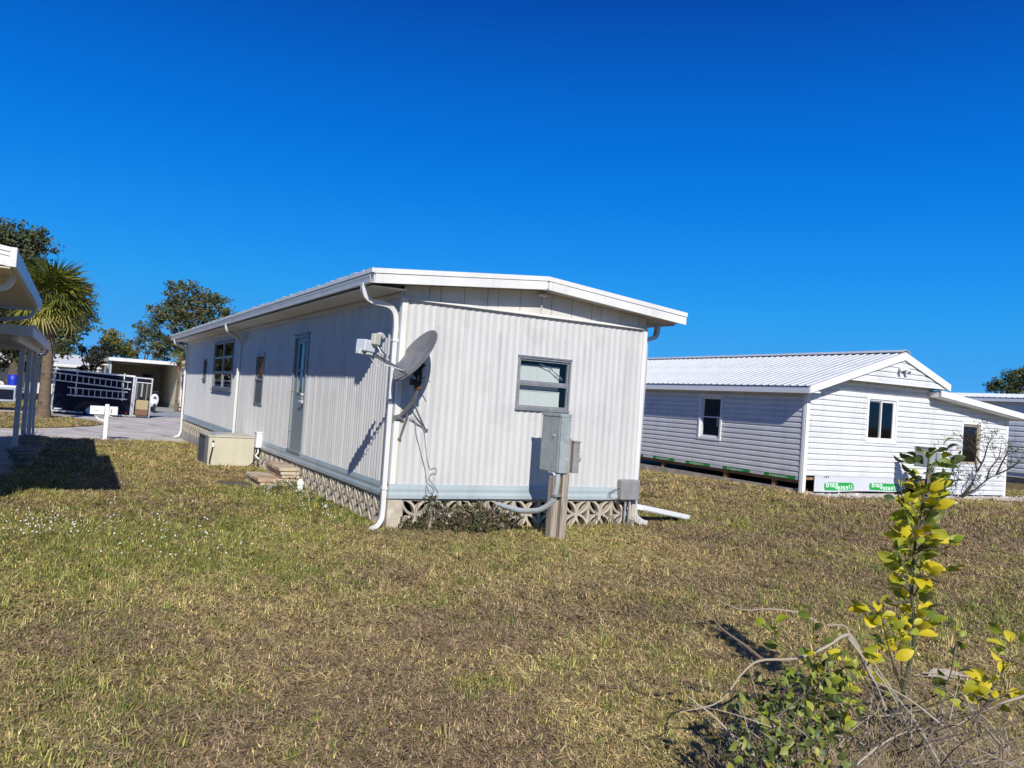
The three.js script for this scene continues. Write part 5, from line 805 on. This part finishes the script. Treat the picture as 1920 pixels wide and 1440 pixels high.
{
  const base = V3(2.02, groundH(2.02, -4.2), -4.2), t = thing('citrus_sapling', 'young citrus sapling with a tall leafy shoot and yellowing leaves, growing out of dead brush', 'sapling', base), r = rng(404);
  const Q = (px, py, dz = 0) => pixZ(px, py, -4.2 + dz).sub(base);
  const stem = [Q(1680, 1400), Q(1694, 1290), Q(1714, 1200), Q(1709, 1100), Q(1716, 1020), Q(1728, 950), Q(1738, 890), Q(1742, 850)];
  put(t, 'stem', tube(stem, .011, 7, 40, q => 1.1 - .75 * q), barkGreen);
  const cur = new THREE.CatmullRomCurve3(stem, false, 'centripetal');
  let n = 0;
  for (let k = 0; k < 200; k++) {
    const f = .30 + .69 * (k / 200), p = cur.getPoint(f), a = k * 2.4 + r() * .8, up = .1 + r() * .7 - (r() < .2 ? .6 : 0), d = V3(Math.cos(a), up, Math.sin(a)), off = .012 + .075 * Math.pow(r(), 1.6) * (f > .8 ? 1.5 : 1);
    const top = f > .80; if (top && r() < .5) continue; const mi = top ? [4, 3, 4, 5, 3][Math.floor(r() * 5)] : [0, 1, 0, 1, 5, 2, 3][Math.floor(r() * 7)];
    leafOn(t, p.clone().addScaledVector(d.clone().normalize(), off), d, (.06 + r() * .058) * (top ? .85 : 1), mi, (r() - .5) * 2.4); n++;
  }
  const shoot = (pts, cnt, mis, len, spread = .05) => { put(t, 'twig', tube(pts, .0045, 6, 16, q => 1 - .6 * q), barkGreen); const c = new THREE.CatmullRomCurve3(pts, false, 'centripetal'); cnt = Math.round(cnt * 1.5); for (let k = 0; k < cnt; k++) { const f = .25 + .75 * (k + .5) / cnt, p = c.getPoint(f), a = r() * 6.28, d = V3(Math.cos(a), .2 + r() * .7 - (r() < .2 ? .5 : 0), Math.sin(a)); leafOn(t, p.addScaledVector(d.clone().normalize(), r() * spread), d, len * (.75 + .65 * r()), mis[Math.floor(r() * mis.length)], (r() - .5) * 2.6); } };
  shoot([Q(1722, 990), Q(1750, 950, .05), Q(1780, 895, .08), Q(1800, 850, .08)], 5, [5, 3, 4, 2], .065);
  shoot([Q(1716, 1005), Q(1700, 960, .03), Q(1690, 920, .05), Q(1700, 885, .02)], 5, [4, 3, 5], .06);
  shoot([Q(1726, 950), Q(1755, 925, -.05), Q(1775, 915, -.06)], 4, [5, 3, 4], .06);
  shoot([Q(1712, 1040), Q(1745, 1025, .05), Q(1770, 1030, .08), Q(1790, 1010, .1)], 8, [2, 2, 5, 1], .075);
  shoot([Q(1711, 1080), Q(1690, 1050, .05), Q(1680, 1025, .04)], 6, [3, 4, 5, 0], .075);
  shoot([Q(1712, 1120), Q(1735, 1085, .06), Q(1770, 1070, .1)], 6, [0, 2, 1], .07);
  // lower shoots
  shoot([Q(1690, 1290), Q(1670, 1230, .1), Q(1655, 1170, .12), Q(1640, 1140, .1)], 16, [0, 1, 0, 2, 5], .075, .08);
  shoot([Q(1690, 1290), Q(1690, 1220, .1), Q(1688, 1180, .12)], 14, [0, 0, 1, 5, 2], .07, .09);
  shoot([Q(1650, 1350, .2), Q(1560, 1280, .35), Q(1490, 1225, .5), Q(1430, 1170, .55)], 12, [2, 2, 5, 0, 3], .06, .05);
  shoot([Q(1640, 1360, .2), Q(1570, 1310, .4), Q(1530, 1260, .5), Q(1525, 1160, .45)], 10, [3, 4, 2, 3], .055, .06);
  shoot([Q(1640, 1380, .3), Q(1580, 1340, .5), Q(1540, 1310, .6), Q(1500, 1285, .65)], 16, [2, 3, 2, 5, 0], .06, .1);
  shoot([Q(1630, 1400, .4), Q(1560, 1360, .6), Q(1500, 1340, .7), Q(1465, 1300, .75)], 16, [3, 2, 2, 4, 5], .055, .1);
  shoot([Q(1600, 1430, .5), Q(1560, 1400, .7), Q(1500, 1380, .8), Q(1450, 1340, .85)], 10, [3, 4, 2], .05, .1);
  shoot([Q(1600, 1430, .5), Q(1580, 1370, .6), Q(1560, 1300, .6), Q(1550, 1240, .55)], 14, [3, 2, 5, 0], .055, .09);
  shoot([Q(1660, 1330), Q(1620, 1270, .1), Q(1600, 1230, .1)], 10, [0, 2, 1], .075, .06);
  shoot([Q(1700, 1330), Q(1770, 1290, .1), Q(1790, 1220, .05), Q(1792, 1165, .05)], 10, [3, 4, 2], .06, .04);
  shoot([Q(1700, 1340), Q(1780, 1310, .15), Q(1830, 1290, .1), Q(1850, 1270, .1)], 16, [0, 5, 1, 2], .07, .07);
  shoot([Q(1720, 1350), Q(1830, 1320, .1), Q(1890, 1240, .05), Q(1895, 1195, .05)], 12, [0, 1, 2], .07, .05);
  shoot([Q(1720, 1360), Q(1820, 1340, .15), Q(1880, 1320, .15), Q(1910, 1310, .1)], 10, [0, 1, 5], .075, .06);
  const more = put(t, 'small_leaves', mergeGeometries(leafRest), new THREE.MeshPhysicalMaterial({ vertexColors: true, roughness: .5, side: THREE.DoubleSide, transmission: .22, thickness: 0, ior: 1.4 })); more.userData.kind = 'stuff';
}
function leafBed(blobs, o) { const r = rng(o.seed), list = []; for (const [c, rad, fy] of blobs) for (let k = 0; k < o.per; k++) { const n = V3(r() * 2 - 1, (r() * 2 - 1) * fy, r() * 2 - 1).multiplyScalar(rad * Math.pow(r(), .3)), q = new THREE.Quaternion().setFromEuler(new THREE.Euler(r() * 6.3, r() * 6.3, r() * 6.3)), s = o.size * (.5 + r()), g = leafGeo.clone().applyMatrix4(new THREE.Matrix4().compose(c.clone().add(n), q, V3(s, s, s))), a = new Float32Array(g.attributes.position.count * 3), cc = o.colors[Math.floor(r() * o.colors.length)], t = .7 + .6 * r(); for (let i = 0; i < a.length; i += 3) { a[i] = cc[0] * t; a[i + 1] = cc[1] * t; a[i + 2] = cc[2] * t; } g.setAttribute('color', new THREE.BufferAttribute(a, 3)); list.push(g); } return mergeGeometries(list); }
{ // dead brush
  const base = V3(1.75, groundH(1.75, -3.7), -3.7), t = thing('dead_brush', 'tangle of grey dead branches and dry stalks around the citrus sapling', 'brush', base), r = rng(505);
  const Q = (px, py, z) => pixZ(px, py, z).sub(base), grey1 = mat([.80, .72, .61], { map: TX.wood, roughness: .95 }), grey2 = mat([.36, .29, .22], { map: TX.wood, roughness: .95 });
  const br = (pts, rad, m = grey1) => put(t, 'branch', tube(pts, rad, 6, 26, q => 1.1 - .85 * q), m);
  br([Q(1660, 1330, -3.98), Q(1620, 1240, -3.94), Q(1595, 1195, -3.89), Q(1585, 1175, -3.89), Q(1550, 1172, -3.85)], .010);
  br([Q(1610, 1215, -3.94), Q(1590, 1190, -3.89), Q(1545, 1215, -3.81), Q(1490, 1235, -3.72), Q(1420, 1240, -3.68), Q(1390, 1265, -3.63), Q(1350, 1315, -3.59), Q(1275, 1335, -3.55)], .0085);
  br([Q(1540, 1172, -3.85), Q(1500, 1150, -3.89), Q(1440, 1142, -3.94), Q(1390, 1143, -3.98), Q(1345, 1125, -4.02)], .005);
  br([Q(1440, 1245, -3.72), Q(1400, 1212, -3.76), Q(1350, 1175, -3.81), Q(1318, 1130, -3.85), Q(1310, 1095, -3.89)], .006, grey2);
  br([Q(1450, 1440, -3.37), Q(1400, 1405, -3.37), Q(1340, 1345, -3.42), Q(1285, 1302, -3.46)], .007);
  br([Q(1405, 1405, -3.37), Q(1402, 1370, -3.37), Q(1392, 1330, -3.37)], .005);
  br([Q(1760, 1430, -3.46), Q(1720, 1360, -3.63), Q(1670, 1290, -3.81), Q(1630, 1230, -3.89)], .008);
  br([Q(1600, 1440, -3.37), Q(1640, 1405, -3.42), Q(1680, 1380, -3.46), Q(1725, 1365, -3.55)], .0065);
  br([Q(1920, 1305, -3.72), Q(1880, 1318, -3.72), Q(1830, 1340, -3.72), Q(1760, 1380, -3.63)], .006);
  br([Q(1590, 1195, -3.89), Q(1620, 1235, -3.89), Q(1665, 1290, -3.89), Q(1720, 1400, -3.81)], .007);
  br([Q(1680, 1250, -4.07), Q(1690, 1270, -4.07), Q(1760, 1290, -4.02), Q(1800, 1300, -3.98)], .006, grey2);
  for (let k = 0; k < 250; k++) { // brush stems fanning from the root
    const px = 1400 + r() * 510, py = 1285 + r() * 140, z = -4.15 + r() * .95, s = Q(px, py, z); s.y = Math.max(s.y, .0); const a = r() * 6.28, l = .10 + r() * .32, d = V3(Math.cos(a), .15 + r() * .9, Math.sin(a)).normalize(), s0 = s.clone(); s0.y = Math.max(-.02, s.y - .12);
    br([s0, s0.clone().addScaledVector(d, l * .5).add(V3((r() - .5) * .06, .02, (r() - .5) * .06)), s0.clone().addScaledVector(d, l)], .0014 + r() * .0034, r() < .35 ? grey1 : grey2);
  }
  const st = []; // dry stalks, blades and bits, too fine to pick apart
  for (let k = 0; k < 4200; k++) { const x = lerp(.95, 2.9, r()), z = lerp(-4.4, -2.8, r()); const cx = (x - 1.9) / .95, cz = (z + 3.6) / .75; if (cx * cx + cz * cz > 1) continue; const a = r() * 6.28, h = .05 + r() * .24 * (1 - .6 * (cx * cx + cz * cz)), le = (r() - .5) * .35; const p = V3(x, groundH(x, z), z).sub(base); st.push(sweep([p, p.clone().add(V3(Math.cos(a) * le * .4, h * .6, Math.sin(a) * le * .4)), p.clone().add(V3(Math.cos(a) * le, h, Math.sin(a) * le))], rectP(.0035, .0015), V3(1, 0, 0), 0, q => 1 - .7 * q)); }
  for (let k = 0; k < 2600; k++) { const q = Math.sqrt(r()), a0 = r() * 6.28, x = 1.42 + Math.cos(a0) * q * .42, z = -3.38 + Math.sin(a0) * q * .36, a = r() * 6.28, h = .08 + r() * .3 * (1 - .5 * q), le = (r() - .5) * .45, p = V3(x, groundH(x, z), z).sub(base); st.push(sweep([p, p.clone().add(V3(Math.cos(a) * le * .5, h * .65, Math.sin(a) * le * .5)), p.clone().add(V3(Math.cos(a) * le, h, Math.sin(a) * le))], rectP(.004, .0016), V3(1, 0, 0), 0, q2 => 1 - .7 * q2)); }
  const sm = put(t, 'dry_stalks', merge(st), mat([.34, .26, .15], { roughness: .95 })); sm.userData.kind = 'stuff';
  const lv = leafBed([[Q(1480, 1290, -3.5), .13, .9], [Q(1540, 1330, -3.5), .17, .9], [Q(1450, 1350, -3.35), .14, .9], [Q(1430, 1410, -3.2), .14, .8], [Q(1520, 1400, -3.3), .16, .7], [Q(1570, 1270, -3.6), .1, 1]], { seed: 77, per: 62, size: .04, colors: [[.055, .08, .02], [.09, .115, .025], [.16, .19, .03], [.26, .26, .04]] });
  const lm = put(t, 'undergrowth', lv, leafMat); lm.userData.kind = 'stuff';
  const rock = merge(Array.from({ length: 26 }, (_, k) => { const L = .08 + r() * .16, a = (r() - .5) * 1.1, x = (r() - .5) * .26, z = (r() - .5) * .16, y = r() * .05; return tube([V3(x - Math.cos(a) * L, y - .02 * r(), z - Math.sin(a) * L), V3(x, y + .015, z), V3(x + Math.cos(a) * L, y - .02 * r(), z + Math.sin(a) * L)], .008 + r() * .016, 5, 6, q => .5 + Math.sin(q * 3.1) * .8); }));
  const rk = single('weathered_stump', rock, mat([.75, .68, .6], { map: TX.wood, roughness: .95 }), 'weathered splintered grey stump lying low behind the citrus sapling', 'stump'); rk.position.copy(gnd(1770, 1278)).add(V3(0, .03, 0)); rk.rotation.y = .3; rk.scale.setScalar(.6);
}
// small bare tree by the vinyl house
{
  const base = gnd(1822, 938), t = thing('leaning_bare_tree', 'small leaning almost leafless tree beside the gravel and the tan framed window', 'tree', base), r = rng(606), Q = (px, py, dz = 0) => pixZ(px, py, base.z + dz).sub(base);
  const dark = mat([.10, .085, .075], { map: TX.wood, roughness: .95 }), limbs = [[[1797, 937], [1808, 925], [1824, 903], [1832, 885]], [[1808, 928], [1832, 915], [1850, 900], [1868, 890]], [[1832, 885], [1828, 860], [1830, 838], [1808, 820]], [[1832, 885], [1845, 860], [1852, 835], [1862, 815]], [[1868, 890], [1880, 865], [1888, 850], [1892, 835]], [[1868, 890], [1890, 880], [1908, 868], [1918, 860]], [[1850, 900], [1856, 880], [1872, 858], [1878, 830]], [[1840, 870], [1826, 850], [1816, 835], [1800, 815]]];
  put(t, 'trunk', tube([Q(1790, 940), Q(1800, 934), Q(1812, 922, .1), Q(1824, 905, .1)], .05, 8, 14, q => 1.2 - .5 * q), dark);
  const tips = []; for (const L of limbs) { const pts = L.map(([x, y], i) => Q(x, y, (i * .15) * (r() - .3))); put(t, 'limb', tube(pts, .022, 6, 14, q => 1.1 - .8 * q), dark); for (let k = 0; k < 12; k++) { const p = new THREE.CatmullRomCurve3(pts).getPoint(.3 + .7 * r()), d = V3((r() - .5) * 1.4, r() * .9 - .1, (r() - .5) * 1.4).normalize(), l = .25 + r() * .45; const e = p.clone().addScaledVector(d, l); tips.push([p, e]); } }
  put(t, 'twigs', merge(tips.map(([p, e]) => tube([p, p.clone().lerp(e, .5).add(V3((r() - .5) * .05, .02, 0)), e], .006, 5, 0, q => 1 - .6 * q))), dark);
  const bl = tips.filter((_, i) => i % 2 === 0).map(([p, e]) => [e, .09, 1]); put(t, 'leaves', leafCloud(bl, { seed: 61, clumps: 420, leaves: 4, clumpR: .08, size: .03, colors: [[.06, .08, .02], [.10, .10, .03], [.05, .06, .02]] }), leafMat);
}
// weeds along the skirting
function weeds(label, spots, o) { const [u0, w0] = spots[0], base = FA.at(u0, gA(u0, w0), w0), t = thing('weed_clump', label, 'weeds', base, 0, 'weeds along the mobile home skirting'); const inv = (p) => p.sub(base); const r = rng(o.seed), st = []; const bl = []; for (const [u, w, rad, h] of spots) { const c = FA.at(u, gA(u, w) + h * .5, w); bl.push([inv(c.clone()), rad, h / rad * .7]); for (let k = 0; k < rad * 60; k++) { const a = r() * 6.28, q = Math.sqrt(r()) * rad, p = FA.at(u + Math.cos(a) * q, gA(u, w), w + Math.sin(a) * q * .6); const e = p.clone().add(V3((r() - .5) * .2, h * (.5 + .8 * r()), (r() - .5) * .2)); st.push(tube([inv(p), inv(e)], .003, 4)); } } put(t, 'foliage', leafCloud(bl, o), leafMat); put(t, 'stems', merge(st), mat([.14, .10, .06], { roughness: .95 })); return t; }
weeds('dark viny weeds crowding the front skirting below the dish cables', [[.72, -.16, .22, .34], [1.05, -.18, .28, .34], [.5, -.12, .16, .42], [1.38, -.18, .24, .28], [.9, -.30, .28, .2], [1.62, -.16, .16, .2], [.28, -.12, .16, .16], [1.2, -.32, .24, .16]], { seed: 81, clumps: 1300, leaves: 9, clumpR: .05, size: .021, colors: [[.05, .07, .018], [.08, .09, .025], [.13, .09, .05], [.06, .05, .03], [.16, .13, .07]] });
weeds('thin weeds at the skirting under the utility box', [[3.1, -.08, .12, .2], [3.35, -.1, .16, .22], [3.6, -.08, .12, .14], [2.6, -.06, .1, .08], [2.85, -.06, .1, .1]], { seed: 82, clumps: 300, leaves: 7, clumpR: .04, size: .014, colors: [[.10, .09, .04], [.08, .10, .03], [.16, .12, .07]] });
weeds('low green weeds with white flowers along the side skirting', [[-.22, 1.6, .2, .08], [-.25, 2.3, .25, .10], [-.25, 3.0, .24, .12], [-.35, 3.7, .3, .14], [-.2, 4.0, .12, .26], [-.6, 3.6, .25, .08], [-.2, .8, .16, .06]], { seed: 83, clumps: 420, leaves: 8, clumpR: .05, size: .02, colors: [[.08, .12, .02], [.11, .15, .03], [.06, .09, .02], [.5, .5, .42]] });
// ---------------------------------------------------------------- grass, in tufts
{
  const tuft = (seed, n, hmin, hmax, lean, spread) => { // blades bent outwards, each with its own tone
    const r = rng(seed), pos = [], col = [], idx = [];
    for (let k = 0; k < n; k++) {
      const a = r() * 6.283, rr = Math.sqrt(r()) * spread, x = Math.cos(a) * rr, z = Math.sin(a) * rr, b = r() * 6.283, L = lerp(hmin, hmax, r()), le = lean * (.35 + r()), w = .0022 + .0020 * r(), cx = Math.cos(b), cz = Math.sin(b), tone = .34 + 1.15 * r() * r() + .3 * r(), red = .94 + .14 * r();
      const P = (t) => { const s = Math.sin(le * t) / le, c = (1 - Math.cos(le * t)) / le; return [x + cx * L * c, L * s, z + cz * L * c]; }, i0 = pos.length / 3, p1 = P(.5), p2 = P(1);
      pos.push(x - cz * w, 0, z + cx * w, x + cz * w, 0, z - cx * w, p1[0] - cz * w * .8, p1[1], p1[2] + cx * w * .8, p1[0] + cz * w * .8, p1[1], p1[2] - cx * w * .8, p2[0], Math.max(.002, p2[1]), p2[2]);
      for (let q = 0; q < 5; q++) col.push(tone * red, tone, tone * .95); idx.push(i0, i0 + 1, i0 + 2, i0 + 1, i0 + 3, i0 + 2, i0 + 2, i0 + 3, i0 + 4);
    }
    const g = new THREE.BufferGeometry(); g.setAttribute('position', new THREE.Float32BufferAttribute(pos, 3)); g.setAttribute('color', new THREE.Float32BufferAttribute(col, 3)); g.setIndex(idx); g.computeVertexNormals(); return g;
  };
  const litter = (seed, n, spread) => { // straw lying every way on the thatch
    const r = rng(seed), pos = [], col = [], idx = [];
    for (let k = 0; k < n; k++) { const x = (r() - .5) * 2 * spread, z = (r() - .5) * 2 * spread, a = r() * 6.283, L = .02 + .035 * r(), h = .004 + .022 * r(), el = (r() - .4) * .7, w = .0022 + .0022 * r(), cx = Math.cos(a), cz = Math.sin(a), t = .34 + 1.25 * r() * r() + .25 * r(), i0 = pos.length / 3; for (const [s, o] of [[-1, 0], [0, 1], [0, -1], [1, 0]]) pos.push(x + cx * L * s - cz * w * o, Math.max(.001, h + L * s * Math.sin(el)), z + cz * L * s + cx * w * o); for (let q = 0; q < 4; q++) col.push(t * (.96 + .1 * r()), t, t * .95); idx.push(i0, i0 + 1, i0 + 2, i0 + 1, i0 + 3, i0 + 2); }
    const g = new THREE.BufferGeometry(); g.setAttribute('position', new THREE.Float32BufferAttribute(pos, 3)); g.setAttribute('color', new THREE.Float32BufferAttribute(col, 3)); g.setIndex(idx); g.computeVertexNormals(); return g;
  };
  const gm = new THREE.MeshStandardMaterial({ vertexColors: true, color: lin(1, 1, 1), roughness: .75, side: THREE.DoubleSide });
  const kinds = [tuft(1, 16, .025, .06, 2.0, .06), tuft(2, 16, .03, .075, 2.7, .065), tuft(3, 13, .025, .06, 1.2, .045), litter(4, 26, .07), tuft(5, 12, .045, .10, 1.2, .035)];
  const lists = kinds.map(() => []), r = rng(909), flowers = [];
  const blocked = (x, z) => { const [u, , w] = FA.local(V3(x, 0, z)); if (w > 17.3) return true; if (u > .0 && u < 3.66 && w > .02) return true; if (u > -.86 && u < -.04 && w > 8.4 && w < 10) return true; if (u > -.72 && u < 0 && w > 4.05 && w < 5.2) return true; if (Math.hypot(u + 1.02, (w - 4.45) / 1.35) < .27) return true; const [c, , d] = FC.local(V3(x, 0, z)); if (c > -.0 && c < 8 && d > -.72) return true; const [n, , m] = FN.local(V3(x, 0, z)); if (n < -.15 && m > 5.6 && m < 14.3) return true; if (n < -.9 && m > .6) return true; return false; };
  const add = (x, z, sc, y) => {
    if (y === undefined && blocked(x, z)) return; const [g, b] = lawn(x, z); if (r() < b * .2) return;
    const v = r(), isG = r() < .05 + g * .8; let k, c;
    if (isG) { const y = r(); c = y < .35 ? [.28, .29, .06] : y < .7 ? [.18, .215, .045] : [.42, .38, .11]; k = v < .35 ? 2 : v < .42 && g > .2 ? 4 : v < .7 ? 0 : 1; }
    else { const y = r(); c = y < .34 ? [.66, .51, .235] : y < .62 ? [.53, .39, .18] : y < .82 ? [.37, .26, .125] : [.55, .48, .185]; k = v < .27 ? 1 : v < .78 ? 3 : v < .94 ? 0 : v < .955 ? 4 : 2; }
    if (!isG && b > .12 && r() < b * 1.3) c = r() < .6 ? [.36, .255, .14] : [.48, .35, .2]; const t = (.82 + .5 * r()) * (.86 + .34 * fbm(x * .9 + 31, z * .9, 3, 0, 87)); lists[k].push([x, z, sc * (.8 + .5 * r()), r() * 6.283, c[0] * t * .90, c[1] * t * .90, c[2] * t * .86, y]);
  };
  const ring = (d0, d1, dens, sc) => { const A = Math.atan(1.0), area = A * (d1 * d1 - d0 * d0), n = Math.round(area * dens); for (let i = 0; i < n; i++) { const d = Math.sqrt(lerp(d0 * d0, d1 * d1, r())), a = (r() * 2 - 1) * A; add(Math.sin(a) * d, -Math.cos(a) * d, sc); } };
  ring(2.4, 6.2, 1400, .95); ring(6.2, 10, 850, 1.1); ring(10, 16, 380, 1.4); ring(16, 30, 115, 2.0);
  const inside = (u, w, e) => { let k = false; for (let i = 0, j = e.length - 1; i < e.length; j = i++) if ((e[i][1] > w) !== (e[j][1] > w) && u < (e[j][0] - e[i][0]) * (w - e[i][1]) / (e[j][1] - e[i][1]) + e[i][0]) k = !k; return k; };
  for (let i = 0; i < 9000; i++) { const u = -13 + r() * 11.2, w = 20.6 + r() * 12.5; if (inside(u, w, vergeEdge)) { const p = FA.at(u, 0, w); add(p.x, p.z, 2.0, -.256); } }
  for (let i = 0; i < 5000; i++) { const u = -15 + r() * 11, w = 37.4 + r() * 12, p = FA.at(u, 0, w); add(p.x, p.z, 2.6, -.3); }
  for (let i = 0; i < 700; i++) { const u = 2.75 + r() * 1.5, w = 34.8 + r() * 10, p = FA.at(u, 0, w); add(p.x, p.z, 2.2, -.3); }
  const m4 = new THREE.Matrix4(), q = new THREE.Quaternion(), e = new THREE.Euler(), col = new THREE.Color();
  const gn = ['dry_lawn_grass', 'flattened_lawn_grass', 'upright_lawn_grass', 'matted_lawn_grass', 'tall_lawn_grass'], gl = ['short dry mown grass of the lawn', 'flattened straw coloured grass of the lawn', 'upright green grass blades in the lawn', 'matted dead grass of the lawn', 'taller grass tufts scattered in the lawn'];
  kinds.forEach((g, k) => { const L = lists[k], im = new THREE.InstancedMesh(g, gm, L.length); im.name = gn[k]; im.userData = { kind: 'stuff', label: gl[k], category: 'grass' }; L.forEach((p, i) => { e.set((r() - .5) * .25, p[3], (r() - .5) * .25); q.setFromEuler(e); m4.compose(V3(p[0], p[7] ?? (groundH(p[0], p[1]) + .016 * (fbm(p[0] * 1.3, p[1] * 1.3, 3, 0, 88) - .5) - .003), p[1]), q, V3(p[2], p[2] * (.7 + .35 * r()), p[2])); im.setMatrixAt(i, m4); col.setRGB(p[4], p[5], p[6]); im.setColorAt(i, col); }); im.castShadow = im.receiveShadow = true; scene.add(im); console.log(gn[k], L.length); });
  // clover blossoms
  const fl = []; const patch = (px, py, rad, n) => { const c = gnd(px, py); for (let i = 0; i < n; i++) { const a = r() * 6.283, d = rad * Math.sqrt(r()) * (.6 + .6 * r()), x = c.x + Math.cos(a) * d, z = c.z + Math.sin(a) * d; if (!blocked(x, z)) fl.push([x, z]); } };
  patch(40, 985, .9, 120); patch(150, 985, 1.0, 34); patch(400, 1000, 1.0, 40); patch(330, 1035, .7, 24); patch(640, 965, .8, 60); patch(560, 925, .9, 80); patch(480, 930, 1.2, 30); patch(250, 930, 2, 50); patch(1290, 900, 3, 50); patch(1330, 925, 2, 30);
  const fg = new THREE.IcosahedronGeometry(.0085, 1), fi = new THREE.InstancedMesh(fg, mat([.72, .70, .62], { roughness: .9 }), fl.length); fi.name = 'clover_blossoms'; fi.userData = { kind: 'stuff', label: 'tiny white clover blossoms scattered in the greener lawn', category: 'clover' };
  fl.forEach(([x, z], i) => { e.set(r() * 6, r() * 6, 0); q.setFromEuler(e); const s = .6 + .7 * r(); m4.compose(V3(x, groundH(x, z) + .03 + .03 * r(), z), q, V3(s, s * .8, s)); fi.setMatrixAt(i, m4); }); fi.castShadow = true; scene.add(fi);
}
scene.updateMatrixWorld(true);
renderer.render(scene, camera);
